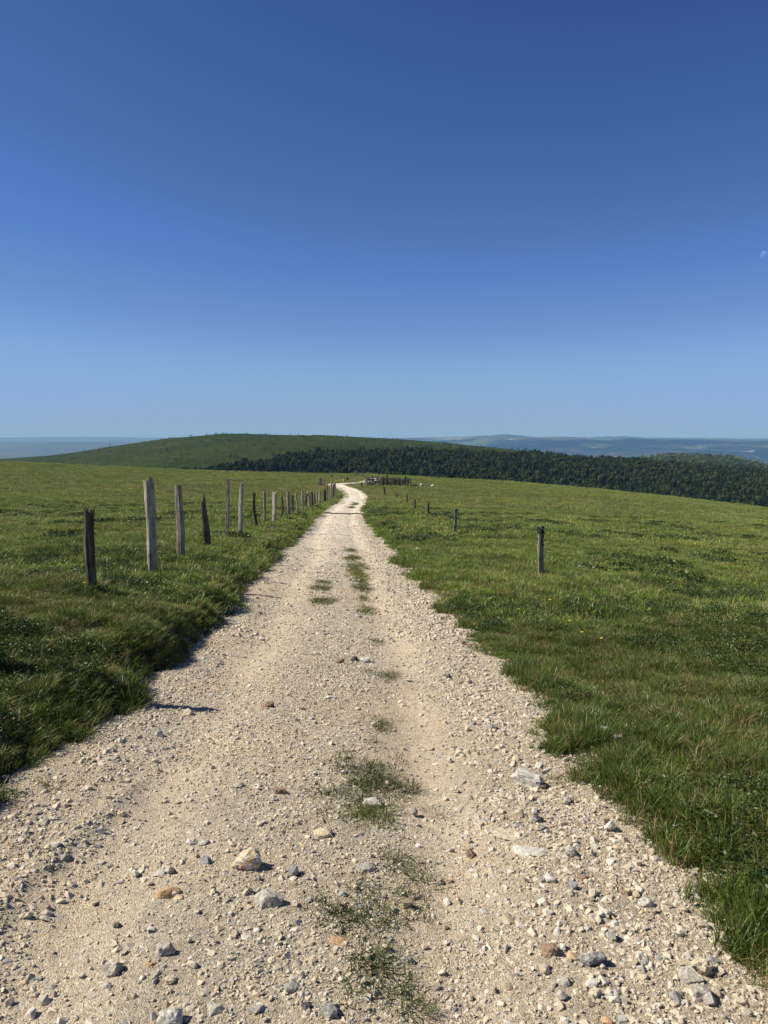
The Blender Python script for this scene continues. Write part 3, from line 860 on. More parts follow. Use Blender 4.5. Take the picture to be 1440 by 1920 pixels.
# ------------------------------------------------------------------ fence posts
def post_mesh(name, mat, H, w0, w1, lean, seed, jag=.04, bend=0., square=0., flat=.8):
    """weathered split stake; foot at the origin, buried 15 cm; lean = sideways offset of the head"""
    r = np.random.default_rng(seed)
    nl, ns = 22, 14
    ph = np.linspace(0, 2 * np.pi, ns, endpoint=False)
    sec = 1 + .13 * np.cos(2 * ph + r.uniform(0, 6)) + .10 * np.cos(3 * ph + r.uniform(0, 6)) + .07 * r.normal(0, 1, ns)
    if square: sec = sec * (1 - square) + square * (1 / np.maximum(np.abs(np.cos(ph + .25)), np.abs(np.sin(ph + .25)))) * .92
    V = []
    ly = r.normal(0, .03) * H
    k1, k2 = r.uniform(0, 6, 2)
    for i in range(nl):
        t = i / (nl - 1); z = -.15 + (H + .15) * t
        tt = max(0, z / H)
        rad = .5 * (w0 + (w1 - w0) * tt) * (1 + .06 * math.sin(5 * tt + k1) + .04 * math.sin(13 * tt + k2))
        cxp = lean * tt + bend * math.sin(math.pi * tt) + .006 * math.sin(7 * tt + k2)
        cyp = ly * tt
        loc = 1 + .05 * vn(ph * 2.2 + seed, np.full(ns, z * 9.), seed)
        zz = z + (r.normal(0, jag, ns) * (1 if i == nl - 1 else 0)) + (jag * .9 * np.cos(ph + k1) if i == nl - 1 else 0)
        V.append(np.stack([cxp + rad * sec * loc * np.cos(ph), cyp + flat * rad * sec * loc * np.sin(ph), zz + 0 * ph], -1))
    V = np.concatenate(V)
    V = np.vstack([V, [[lean, ly, H - jag * .6]]])
    Fc = []
    for i in range(nl - 1):
        for j in range(ns):
            a = i * ns + j; b = i * ns + (j + 1) % ns
            Fc.append([a, b, b + ns, a + ns])
    for j in range(ns): Fc.append([(nl - 1) * ns + j, (nl - 1) * ns + (j + 1) % ns, len(V) - 1])
    return mesh_np(name, V, Fc, mat, False)

def fence_post(px, py, topx, topy, w, mk, lab, group, seed, wt_=1.0, wb=1.0, **k):
    p = at(px, py)
    pp = px_per_m(p)
    H = (py - topy) / pp; W = w / pp
    me = post_mesh('fence_post', M[mk], H, W * wb, W * wt_, (topx - px) / pp, seed, **k)
    o = link('fence_post', me); o.location = (p[0], p[1], ground_z(p[0], p[1])[0])
    return tag(o, lab, 'fence post', group)

LG = 'weathered wooden posts of the left fence row'
LEFT = [
 (171, 1106, 170, 955, 17, 'wood_dark', 'dark thick weathered post, the leftmost of the near fence row', dict(wt_=1.0, wb=1.0, jag=.03)),
 (286, 1077, 283, 902, 16.5, 'wood_light', 'tall thick silver-grey post with a split wider top', dict(wt_=1.15, wb=.85, jag=.05)),
 (340, 1050, 338, 910, 13, 'wood_grey', 'straight square-cut grey post right of the thick silver one', dict(square=.7, jag=.006)),
 (389, 1027, 384, 938, 15, 'wood_dark', 'short dark rotten stump of a post with a ragged tip', dict(wt_=.6, wb=1.05, jag=.08)),
 (426, 1009, 430, 896, 6, 'wood_grey', 'tall very thin post leaning slightly right beside the rotten stump', dict(jag=.02)),
 (450, 1005, 455, 906, 8, 'wood_light', 'tall pale post leaning right, next to the very thin one', dict(square=.5, jag=.01)),
 (482, 988, 478, 924, 4.5, 'wood_dark', 'thin bowed dark stake curving at the foot', dict(bend=-.05)),
 (496, 984, 497, 921, 5, 'wood_grey', 'thin straight grey stake right of the bowed one', {}),
 (514, 982, 516, 923, 7.5, 'wood_light', 'stout pale post halfway down the near fence row', dict(jag=.015)),
 (525, 973, 529, 931, 5, 'wood_dark', 'crooked dark stake right of the stout pale post', dict(bend=.06)),
 (542, 971, 541, 921, 6, 'wood_grey', 'broad grey stake at the edge of the bank, close to a thin knobbly one', {}),
 (549, 967, 549, 930, 3.5, 'wood_dark', 'thin knobbly dark stake next to the broad grey one', dict(jag=.04)),
 (559, 967, 556, 926, 3.5, 'wood_grey', 'slim stake leaning left where the grass bank narrows', {}),
 (568, 960, 567, 921, 3.5, 'wood_grey', 'slim upright stake, first of the dense group before the bend', {}),
 (572, 953, 576, 927, 4, 'wood_dark', 'dark slanting stake in the dense group before the bend', {}),
 (582, 952, 579, 923, 5, 'wood_light', 'pale leaning stake in the dense group before the bend', {}),
 (587, 950, 585, 923, 3.5, 'wood_dark', 'dark upright stake right of the pale leaning one', {}),
 (591, 947, 590, 930, 3, 'wood_dark', 'short dark stake in the middle of the dense group', {}),
 (595, 946, 594, 922, 3.5, 'wood_grey', 'narrow grey stake left of a broad pale one', {}),
 (600, 944, 600, 922, 4.5, 'wood_light', 'broad pale stake at the far end of the dense group', {}),
 (608, 942, 608, 918, 3, 'wood_dark', 'dark stake where the far fence starts up to the bend', {}),
 (611, 942, 611, 915, 3, 'wood_dark', 'second dark stake of the pair near the bend', {}),
 (614, 940, 613, 906, 3, 'wood_grey', 'tall grey stake rising behind the dark pair', {}),
 (621, 936, 622, 897, 3.2, 'wood_light', 'tall pale stake beside the inner bend', {}),
 (625.5, 935, 626, 908, 3, 'wood_dark', 'dark stake second from the inner bend', {}),
 (629, 934, 628, 907, 3.2, 'wood_grey', 'last stake of the row before the inner bend', {}),
]
for i, (px, py, tx_, ty_, w, mk, lab, kw) in enumerate(LEFT):
    fence_post(px, py, tx_, ty_, w, mk, lab, LG, 40 + i, **kw)
# one more post of the row stands just left of the view; its shadow reaches the track
x0, y0 = -3.06, 4.98
o = link('fence_post', post_mesh('fence_post', M['wood_grey'], 1.4, .13, .12, .02, 39))
o.location = (x0, y0, ground_z(x0, y0)[0]); tag(o, 'grey post of the fence row whose shadow falls on the left track edge', 'fence post', LG)

FG = 'thin stakes of the far fence beyond the bend'
for i, (px, py, ty_) in enumerate([(598, 909, 895), (600, 910, 896), (602.5, 910, 896.5), (604.5, 911, 897), (607.5, 912, 898)]):
    fence_post(px, py, px, ty_, 2.2, 'wood_grey', 'thin grey stake of the far fence left of the bend', FG, 80 + i)
TG = 'posts beyond the far curve of the track'
for i, (px, py, ty_, mk, lab) in enumerate([(644.5, 903, 898, 'wood_light', 'short pale post beyond the far curve'), (650, 901, 895, 'wood_dark', 'dark post beyond the far curve, left of two'), (652, 901, 895, 'wood_dark', 'dark post beyond the far curve, right of two'),
                                          (622, 899, 890, 'wood_dark', 'tall dark stake on the skyline of the meadow'), (631, 898, 893, 'wood_grey', 'small grey stake near the meadow skyline'), (638, 898, 893, 'wood_grey', 'grey stake between the skyline stake and the short pale post')]):
    fence_post(px, py, px, ty_, 2.4 if mk != 'wood_light' else 4, mk, lab, TG, 90 + i)

RG = 'lone stakes in the grass right of the track'
RIGHT = [
 (1013, 1077, 1012, 988, 10.5, 'wood_grey', 'nearest stake right of the track, its head crusted with black lichen', {}),
 (853, 1002, 854, 955, 6, 'wood_grey', 'second stake right of the track, dark head and pale foot', {}),
 (803, 966, 803, 944, 3.6, 'wood_dark', 'third dark stake right of the track', {}),
 (777, 957, 778, 937, 3.4, 'wood_dark', 'fourth dark stake right of the track, taller than its neighbours', {}),
 (764, 944, 763, 928, 2.6, 'wood_dark', 'fifth thin dark stake right of the track', {}),
 (744.5, 934, 744, 925, 2.4, 'wood_dark', 'short sixth stake right of the track', {}),
 (722, 929, 720, 914, 2.8, 'wood_dark', 'slanting stake in front of the timber pen', {}),
 (678.5, 914, 678, 904.5, 2.4, 'wood_dark', 'thin dark stake left of the timber pen', {}),
]
for i, (px, py, tx_, ty_, w, mk, lab, kw) in enumerate(RIGHT):
    o = fence_post(px, py, tx_, ty_, w, mk, lab, RG, 120 + i, **kw)
    if i < 2:
        p = np.array(o.location); pp = px_per_m(p); H = (py - ty_) / pp; W = w / pp
        rr = np.random.default_rng(5 + i)
        bmv = []; bmf = []; off = 0
        for j in range(46):
            q = rr.uniform(0, 1) ** 1.6
            z = H * (1.0 - .42 * q); an = rr.uniform(0, 6.28)
            pm = rock_mesh('tmp', M['lichen'], 4000 + j, 10, (1, 1, .8), 0)
            co = np.array([v.co[:] for v in pm.vertices]) * W * rr.uniform(.35, .75)
            co += np.array([(tx_ - px) / pp * z / H + W * .40 * math.cos(an), W * .34 * math.sin(an), z - W * .15])
            bmv.append(co); bmf += [[v + off for v in pl.vertices] for pl in pm.polygons]; off += len(co)
            bpy.data.meshes.remove(pm)
        link('lichen', mesh_np('lichen', np.concatenate(bmv), bmf, M['lichen']), o)

# ------------------------------------------------------------------ timber pen, far gate, drainage bar, field rocks
def bar(a, b, w, h, seed, mat, name, parent, o0):
    """a rough plank or pole from a to b (world), as a child of parent at o0"""
    r = np.random.default_rng(seed)
    a = np.array(a, float); b = np.array(b, float)
    d = b - a; L = np.linalg.norm(d); d /= L
    up = np.array([0, 0, 1.]) if abs(d[2]) < .9 else np.array([0, 1., 0])
    sd = np.cross(d, up); sd /= np.linalg.norm(sd); up = np.cross(sd, d)
    V = []; n = 6
    for i in range(n):
        t = i / (n - 1); c = a + d * L * t + up * r.normal(0, .012) + sd * r.normal(0, .01)
        for sx, sy in ((-1, -1), (1, -1), (1, 1), (-1, 1)):
            V.append(c + sd * sx * w * .5 * r.uniform(.85, 1.1) + up * sy * h * .5 * r.uniform(.85, 1.1) - o0)
    Fc = [[0, 1, 2, 3][::-1], [4 * (n - 1) + k for k in range(4)]]
    for i in range(n - 1):
        for k in range(4):
            Fc.append([4 * i + k, 4 * i + (k + 1) % 4, 4 * i + 4 + (k + 1) % 4, 4 * i + 4 + k])
    return link(name, mesh_np(name, np.array(V), Fc, mat), parent)

r = np.random.default_rng(91)
pL = at(686, 910.5); pR = at(771, 912)
D = .5 * (pL[1] + pR[1])
pL = np.array([ray(686, 910)[0] / ray(686, 910)[1] * D, D, 0]); pR = np.array([ray(771, 911)[0] / ray(771, 911)[1] * D, D, 0])
pp = F / D
pen = empty('timber_pen', ((pL[0] + pR[0]) / 2, D, ground_z((pL[0] + pR[0]) / 2, D)[0]))
tag(pen, 'old timber livestock pen of grey posts and dark rails beside the far track', 'livestock pen')
o0 = np.array(pen.location)
def gz(x, y): return ground_z(x, y)[0]
FR = [(685.6, 15, 'wood_light'), (689, 14, 'wood_light'), (693.5, 14.5, 'wood_light'), (700.8, 15, 'wood_light'), (707, 14, 'wood_light'), (713, 15, 'wood_light'), (719, 13, 'wood_dark'), (725.6, 17, 'wood_dark'), (734, 14, 'wood_grey'),
      (741, 12, 'wood_dark'), (749, 12, 'wood_dark'), (755, 13, 'wood_grey'), (760.6, 15.5, 'wood_dark'), (765, 12, 'wood_dark'), (770.5, 13, 'wood_grey')]
depth_m = 4.5
fr = []
for i, (px, hpx, mk) in enumerate(FR):
    x = (px - 720) / F * D / 1.0; y = D + r.normal(0, .1); H = 1.2 * hpx / pp
    fr.append((x, y))
    bar((x, y, gz(x, y) - .2), (x + r.normal(0, .05), y, gz(x, y) + H), .2, .17, 200 + i, M[mk], 'post', pen, o0)
for i in range(9):
    x = pL[0] + (pR[0] - pL[0]) * (i + r.uniform(-.2, .2)) / 8; y = D + depth_m + r.normal(0, .1)
    bar((x, y, gz(x, y) - .2), (x + r.normal(0, .05), y, gz(x, y) + r.uniform(1.0, 1.25)), .14, .14, 230 + i, M['wood_dark'], 'post', pen, o0)
for lev in range(4):
    for j in range(0, len(fr) - 3, 3):
        (xa, ya), (xb, yb) = fr[j], fr[min(j + 3, len(fr) - 1)]
        z = .16 + lev * .23 + r.normal(0, .03)
        if j == 0 and lev in (1, 2): continue
        bar((xa - .1, ya + .12, gz(xa, ya) + z), (xb + .1, yb + .12, gz(xb, yb) + z + r.normal(0, .06)), .05, .12, 260 + lev * 10 + j, M['wood_dark' if (lev + j) % 2 else 'wood_grey'], 'rail', pen, o0)
for lev in range(4):
    z = .2 + lev * .27
    xm = (pL[0] + pR[0]) / 2
    bar((pL[0], D + depth_m, gz(pL[0], D + depth_m) + z), (xm, D + depth_m, gz(xm, D + depth_m) + z), .05, .16, 300 + lev, M['wood_dark'], 'rail', pen, o0)
    bar((xm, D + depth_m - .08, gz(xm, D + depth_m) + z), (pR[0], D + depth_m, gz(pR[0], D + depth_m) + z), .05, .16, 310 + lev, M['wood_grey'], 'rail', pen, o0)
    for x in (pL[0], pR[0]):
        bar((x, D + .15, gz(x, D) + z), (x, D + depth_m - .1, gz(x, D + depth_m) + z), .05, .16, 320 + lev + int(x * 3), M['wood_dark'], 'rail', pen, o0)

# far gate near the crest
gD = 160.0
gx = (669 - 720) / F * gD
gate = empty('field_gate', (gx, gD, gz(gx, gD)))
tag(gate, 'pale field gate between posts on the far crest of the meadow', 'gate')
o0 = np.array(gate.location)
for i, px in enumerate((664, 666.5, 669, 681)):
    x = (px - 720) / F * gD
    bar((x, gD, gz(x, gD) - .2), (x, gD, gz(x, gD) + (1.15 if i < 3 else .9)), .2 if i == 2 else .14, .14, 400 + i, M['wood_light'], 'post', gate, o0)
for lev in range(3):
    xa, xb = (669 - 720) / F * gD, (681 - 720) / F * gD
    bar((xa, gD - .1, gz(xa, gD) + .3 + .25 * lev), (xb, gD - .1, gz(xb, gD) + .25 + .25 * lev), .05, .09, 410 + lev, M['wood_grey'], 'rail', gate, o0)

pa = at(608, 963); pb = at(683, 964.5)
db = empty('drainage_bar', pa); tag(db, 'dark wooden drainage bar laid across the track before the bend', 'drainage bar')
for j, dy in enumerate((0,)):
    bar((pa[0], pa[1] + dy, track_z(*[np.array([q]) for q in pa[:2]])[0] + .03), (pb[0], pa[1] + .15 + dy, track_z(np.array([pb[0]]), np.array([pa[1]]))[0] + .03), r.uniform(.08, .09), .07, 430 + j, M['wood_dark'], 'beam', db, np.array(pa))

for i, (px, py, w, hh, mk, lab) in enumerate([
    (791, 913, 8, 1.05, 'grey', 'upright pale boulder in the field right of the timber pen'),
    (797, 913, 7, .55, 'dark', 'low dark rock leaning against the upright pale boulder'),
    (811, 913, 9, .55, 'white', 'whitish boulder alone in the field right of the pen'),
    (816, 914, 5, .4, 'grey', 'small grey rock beside the whitish boulder'),
    (511, 995, 19, .45, 'dark', 'dark lump of rock in the grass between fence and track'),
    (574, 968, 9, .4, 'white', 'pale rock at the foot of the grass bank before the drainage bar'),
    (560, 968, 8, .35, 'white', 'flat pale rock under the slim leaning stake'),
    (930, 897.5, 6, .35, 'grey', 'small grey rock on the crest of the far meadow')]):
    p = at(px, py); W = w / px_per_m(p)
    o = link('field_rock', rock_mesh('field_rock', M[mk], 1500 + i, 20, (1, .8, hh), 2, .12))
    o.location = (p[0], p[1], gz(p[0], p[1]) - W * .05); o.scale = (W, W, W); o.rotation_euler = (0, 0, .4 * i)
    tag(o, lab, 'rock')

# ------------------------------------------------------------------ flowers
def flower_mat(name, c):
    m, t, out = new_mat(name); principled(t, out, c, .8); return m
M['yellow'] = flower_mat('petal_yellow', (.62, .50, .06)); M['petal_white'] = flower_mat('petal_white', (.72, .70, .62)); M['stem'] = flower_mat('stem_green', (.07, .11, .03))
def flower_meshes(mat, h, w):
    bm = bmesh.new()
    bmesh.ops.create_cone(bm, cap_ends=True, segments=5, radius1=.0022, radius2=.0016, depth=h)
    for v in bm.verts: v.co.z += h / 2
    st = bpy.data.meshes.new('stem'); bm.to_mesh(st); bm.free(); st.materials.append(M['stem'])
    V = []; Fc = []
    for ring, (rr, zz, n) in enumerate(((1., .25, 13), (.6, .45, 9))):
        for k in range(n):
            a = 2 * math.pi * k / n + ring * .2; b = math.pi / n * .9
            o = len(V)
            V += [(0, 0, h), (w * .6 * rr * math.cos(a - b), w * .6 * rr * math.sin(a - b), h + w * zz * .6), (w * rr * math.cos(a), w * rr * math.sin(a), h + w * zz), (w * .6 * rr * math.cos(a + b), w * .6 * rr * math.sin(a + b), h + w * zz * .6)]
            Fc.append([o, o + 1, o + 2, o + 3])
    return st, mesh_np('bloom', V, Fc, mat)
FL = {'yellow': flower_meshes(M['yellow'], .24, .017), 'white': flower_meshes(M['petal_white'], .22, .016)}
r = np.random.default_rng(15)
spots = [(1092, 1245, 'yellow'), (1269, 1135, 'yellow'), (1092, 1135, 'yellow')]
for _ in range(70):
    side = r.uniform() < .68
    if side: px, py = r.uniform(960, 1435), r.uniform(1020, 1130) if r.uniform() < .8 else r.uniform(1130, 1250)
    else: px, py = r.uniform(0, 470), r.uniform(985, 1150)
    spots.append((px, py, 'yellow' if side or r.uniform() < .45 else 'white'))
for px, py in ((2, 1010), (8, 1014), (14, 1012), (6, 1020), (16, 1022), (32, 998), (38, 998), (60, 1035), (30, 1018), (262, 994), (242, 992)): spots.append((px, py, 'white'))
for px, py, kind in spots:
    p = at(px, py)
    s, a = lateral(p[0], p[1])
    if abs(s[0]) < 1.9: continue
    e = empty('meadow_flower', (p[0], p[1], gz(p[0], p[1])), r.uniform(0, 6.28))
    e.rotation_euler = (r.normal(0, .12), r.normal(0, .12), r.uniform(0, 6.28))
    k = r.uniform(.85, 1.25); e.scale = (k, k, k)
    wh = 'in the meadow right of the track' if p[0] > 0 else 'in the grass around the left fence row'
    tag(e, f'small {kind} wild flower {wh}', 'flower', f'{kind} flowers {wh}')
    link('stem', FL[kind][0], e); link('bloom', FL[kind][1], e)

# ------------------------------------------------------------------ the hill beyond the valley
RIDGE_PX = [-700, -300, 0, 100, 200, 300, 400, 470, 560, 700, 800, 900, 1000, 1100, 1160, 1250, 1350, 1440, 1800, 2300]
RIDGE_ROW = [880, 872, 863, 855, 840, 824, 814.5, 814, 815.5, 821, 828, 837, 848, 859, 864, 872, 884, 894, 930, 960]
RU, RV = smooth_curve((np.array(RIDGE_PX) - 720) / F, RIDGE_ROW, -1.0, 1.1, 900, 8)
def ridge_d(u): return np.interp(u, [-1, -.5, -.2, .1, .3, .55, 1], [1500, 1420, 1350, 1250, 1100, 900, 800])
def hill_z(u, d):
    R = ridge_d(u)
    zr = 1.6 - R * (np.interp(u, RU, RV) - 812) / F
    zv = np.interp(u, [-1, -.5, -.2, .1, .5, 1], [-66, -64, -62, -66, -78, -96])
    d0 = 430.
    t = np.clip((d - d0) / (R - d0), 0, 1)
    up = zv + (zr - zv) * np.sin(t * math.pi / 2) ** 1.15
    dn = zr - 260 * (1 - np.cos(np.clip((d - R) / 1500, 0, 1.0) * math.pi / 2)) * 1.2
    z = np.where(d <= R, up, dn)
    # the rounded bushy hump further right
    hc, hu = 1900., .395
    hz = 1.6 - hc * (853 - 812) / F
    hump = -330 + (330 + hz) * np.exp(-((u - hu) / .30) ** 4 * np.where(u > hu, 1.6, 1)) * np.exp(-((d - hc) / 520) ** 2)
    hump = hump - 26 * np.clip(((u - hu) / .08) ** 2, 0, 2.2) * .42
    z = np.where(d > R, np.maximum(z, hump), z)
    x = u * d
    z = z + 2.2 * fbm(x * .012, d * .012, 4, 131) * sstep(0, .3, t) * (.5 + .5 * (d < R)) + .5 * vn(x * .08, d * .08, 133)
    z = np.where(d < d0, zv + (d0 - d) * .02, z)
    return z
hu_ = np.linspace(-1.0, 1.05, 520); hd_ = np.concatenate([np.linspace(330, 1500, 240), np.linspace(1512, 2900, 110)])
HU, HD = np.meshgrid(hu_, hd_)
HZ_ = hill_z(HU, HD)

m, t, out = new_mat('hill_heath')
P = pos(t)
c = ramp(t, noise(t, P, .012, 6, .62), [(.3, (.020, .034, .007)), (.5, (.030, .047, .008)), (.68, (.046, .056, .012))])
c = mix(t, ramp(t, noise(t, P, .09, 5, .65), [(.5, (0, 0, 0)), (.64, (.75, .75, .75))]), c, (.014, .024, .006))
c = mix(t, ramp(t, noise(t, P, .05, 4, .6), [(.58, (0, 0, 0)), (.68, (.8, .8, .8))]), c, (.062, .060, .024))
c = mix(t, ramp(t, noise(t, P, .22, 3, .7), [(.62, (0, 0, 0)), (.72, (.5, .5, .5))]), c, (.075, .072, .042))
principled(t, out, c, 1.0, bumpn(t, noise(t, P, .25, 5, .7), 1.0, 1.5), .05)
tag(link('hill', mesh_np('hill', np.stack([HU * HD, HD, HZ_], -1).reshape(-1, 3), grid_faces(*HU.shape), m, True)), 'long rounded green hill beyond the meadow', None, None, 'structure')

# trees: many small leaf faces spread through the crown
def conifer(name, rs, H=1.0, W=.34, n=230, cols=None):
    r = np.random.default_rng(rs)
    cols = np.array(cols if cols is not None else [(.018, .036, .017), (.024, .044, .020), (.030, .052, .022), (.016, .030, .016)])
    V = []; Fq = []; C = []
    z = r.uniform(.04, 1, n) ** .85
    for i in range(n):
        zz = z[i]; layer = .78 + .22 * math.cos(zz * 26 + rs)
        R = W * .5 * (1 - zz) ** .85 * layer + .008
        a = r.uniform(0, 6.28); rad = R * r.uniform(.35, 1.08)
        c = np.array([rad * math.cos(a), rad * math.sin(a), zz * H])
        o_ = np.array([math.cos(a), math.sin(a), -.45]); tt = np.array([-math.sin(a), math.cos(a), r.normal(0, .25)])
        L = .085 * (1.15 - zz * .75) * r.uniform(.7, 1.3)
        b = len(V)
        V += [c - o_ * L * .6 - tt * L * .5, c - o_ * L * .6 + tt * L * .5, c + o_ * L]
        Fq.append([b, b + 1, b + 2]); k = cols[r.integers(0, len(cols))] * r.uniform(.8, 1.25); C += [k, k, k]
    # trunk
    b = len(V)
    for zz, rr in ((-.06, .022), (.55, .008)):
        for k in range(5): V.append(np.array([rr * math.cos(k * 1.2566), rr * math.sin(k * 1.2566), zz])); C.append(np.array([.05, .04, .03]))
    Fq += [[b + k, b + (k + 1) % 5, b + 5 + (k + 1) % 5, b + 5 + k] for k in range(5)]
    return mesh_np(name, np.array(V), Fq, M['tree'], False, np.array(C))

def broadleaf(name, rs, W=.8, n=280, cols=None, base_=.22):
    r = np.random.default_rng(rs)
    cols = np.array(cols if cols is not None else [(.034, .058, .020), (.045, .072, .024), (.060, .086, .030), (.028, .050, .019)])
    lob = [(r.normal(0, .16 * W, 2).tolist() + [r.uniform(base_ + .18, .82)], r.uniform(.20, .34)) for _ in range(7)]
    V = []; Fq = []; C = []
    for i in range(n):
        c0, R = lob[r.integers(0, len(lob))]
        d = r.normal(0, 1, 3); d /= np.linalg.norm(d)
        c = np.array(c0) + d * R * np.array([W * 1.05, W * 1.05, .85]) * r.uniform(.6, 1.05)
        if c[2] < base_: c[2] = base_ + r.uniform(0, .1)
        a = np.cross(d, r.normal(0, 1, 3)); a /= np.linalg.norm(a); b_ = np.cross(a, d) + d * r.normal(0, .5)
        L = .062 * r.uniform(.7, 1.4)
        b = len(V)
        V += [c - a * L, c - b_ * L * .8, c + a * L, c + b_ * L * .8]
        Fq.append([b, b + 1, b + 2, b + 3]); k = cols[r.integers(0, len(cols))] * r.uniform(.75, 1.3); C += [k] * 4
    b = len(V)
    for zz, rr in ((-.06, .03), (.6, .012)):
        for k in range(5): V.append(np.array([rr * math.cos(k * 1.2566), rr * math.sin(k * 1.2566), zz])); C.append(np.array([.08, .065, .05]))
    Fq += [[b + k, b + (k + 1) % 5, b + 5 + (k + 1) % 5, b + 5 + k] for k in range(5)]
    return mesh_np(name, np.array(V), Fq, M['tree'], False, np.array(C))

PALE = [(.070, .092, .036), (.090, .110, .045), (.060, .082, .032)]
TREES = [conifer('conifer', 701), conifer('conifer', 702, 1, .30), conifer('conifer', 703, 1, .40), broadleaf('broadleaf', 711), broadleaf('broadleaf', 712, .9), broadleaf('broadleaf', 713, .75, cols=PALE), conifer('conifer', 704, 1, .36)]
BUSH = [broadleaf('bush', 721, 1.5, 130, base_=.02), broadleaf('bush', 722, 1.7, 130, PALE, .02), broadleaf('bush', 723, 1.4, 130, PALE, .02)]
for bm_ in BUSH[1:]: bm_.materials[0] = M['scrub']

FU = [-700, 380, 430, 480, 520, 560, 600, 640, 700, 760, 800, 850, 900, 960, 1010, 1060, 1110, 1160, 1440, 2200]
FR_ = [990, 886, 878, 870, 864, 857, 853, 851, 849, 849, 850, 851, 853, 855, 857, 860, 862, 864, 880, 940]
r = np.random.default_rng(313)
n = 170000
u = r.uniform(-.30, .68, n); d = 470 + (1330 - 470) * np.sqrt(r.uniform(0, 1, n))
z = hill_z(u, d); x = u * d
px, py = project(np.stack([x, d, z], -1))
edge = np.interp(px, FU, FR_) + 4.5 * vn(px * .03, d * .01, 301) + 2 * vn(px * .11, d * .03, 302) + 2.2 * r.normal(0, 1, n)
k = (py > edge) & (d < ridge_d(u) - 5)
dens = np.clip(.55 + .5 * vn(x * .02, d * .02, 303), .25, 1)
k &= r.uniform(0, 1, n) < dens
x, d, z, px, py, edge = x[k], d[k], z[k], px[k], py[k], edge[k]
nt = len(x)
isc_ = r.uniform(0, 1, nt) < np.clip(.74 + .3 * vn(x * .012, d * .012, 305) + (px - 800) / 1400, .35, .95)
H = (4.6 + 6.6 * r.uniform(0, 1, nt) ** 1.6) * np.where(isc_, 1.08, .8) * np.clip(.5 + (py - edge) / 22, .4, 1.0)
idx = np.where(isc_, r.choice([0, 1, 2, 6], nt), r.choice([3, 4, 5], nt, p=[.46, .38, .16]))
scatter('forest', np.stack([x, d, z - .3], -1), np.stack([0 * x, 0 * x, r.uniform(0, 6.28, nt)], -1), np.stack([H * r.uniform(.6, .85, nt), H * r.uniform(.6, .85, nt), H * np.where(isc_, 1.12, .9)], -1), idx, TREES,
        'dark mixed forest covering the foot of the hill', 'forest')

# scrub: on the upper slope, the ridge to the right and the hump
n = 16000
u = r.uniform(-.45, .62, n); d = r.uniform(650, 2150, n); x = u * d; z = hill_z(u, d)
px, py = project(np.stack([x, d, z], -1))
edge = np.interp(px, FU, FR_)
onh = (d > 1450) & (u > .22) & (u < .56) & (z > -120)
rightb = (d < ridge_d(u)) & (py <= edge + 2) & (px > 690)
leftb = (d < ridge_d(u)) & (py <= edge + 2) & (px <= 690)
w = np.where(onh, .6, np.where(rightb, .12 + .5 * np.clip((px - 690) / 300, 0, 1) * (vn(x * .02, d * .02, 311) > -.1), np.where(leftb, .13 + .22 * (edge + 0 - py < 8) * (vn(x * .025, d * .025, 313) > .1), 0)))
k = r.uniform(0, 1, n) < w
x, d, z, onh = x[k], d[k], z[k], onh[k]
nt = len(x); H = np.where(onh, r.uniform(4.5, 9, nt), r.uniform(1.0, 4.2, nt))
scatter('hill_scrub', np.stack([x, d, z - .2], -1), np.stack([0 * x, 0 * x, r.uniform(0, 6.28, nt)], -1), np.stack([H, H, H], -1), np.where(onh, r.choice([0, 1, 2], nt, p=[.12, .46, .42]), r.choice([0, 1, 2], nt, p=[.7, .15, .15])), BUSH,
        'scattered scrub on the upper hill and the bushy hump to the right', 'scrub')

# single trees standing clear of the forest
def on_hill(px, py):
    rr = ray(px, py); u = rr[0] / rr[1]
    d = np.linspace(460, float(ridge_d(u)), 1500)
    z = hill_z(np.full_like(d, u), d); line = 1.6 + d * rr[2] / rr[1]
    hit = np.where(z >= line)[0]
    i = hit[0] if len(hit) else int(np.argmax(z - line))
    return np.array([u * d[i], d[i], z[i]])
LONE = [(158, 845, 4), (206, 837, 5), (184, 841, 2.5), (313, 846, 7), (324, 839, 5), (310, 836, 4), (432, 858, 8), (464, 836, 4), (560, 815, 4), (513, 855, 6.5), (554, 855, 7), (596, 847, 5), (605, 847, 5.5), (631, 847, 5.5), (724, 823, 3.5), (736, 824, 3.5),
        (752, 830, 5), (786, 838, 5), (834, 832, 4), (838, 833, 4.5), (846, 834, 4), (852, 835, 4.5), (858, 835, 4), (896, 838, 4), (901, 838, 4.5), (905, 839, 4), (543, 829, 3.5), (499, 840, 3.5), (523, 846, 3.5), (675, 850, 7), (402, 816, 3),
        (960, 843, 5), (972, 845, 5), (985, 846, 6), (998, 847, 5), (1012, 849, 6), (1026, 851, 6), (1040, 852, 6), (1050, 853, 5), (1062, 855, 6), (1074, 856, 5), (1086, 857, 6), (1097, 858, 6), (1108, 859, 5), (1120, 861, 6), (1132, 862, 5), (1146, 863, 6),
        (135, 862, 3), (205, 868, 3), (245, 866, 3.5), (222, 860, 2.5), (385, 868, 4), (350, 866, 4)]
GT = 'single trees and bushes standing on the hill'
r = np.random.default_rng(99)
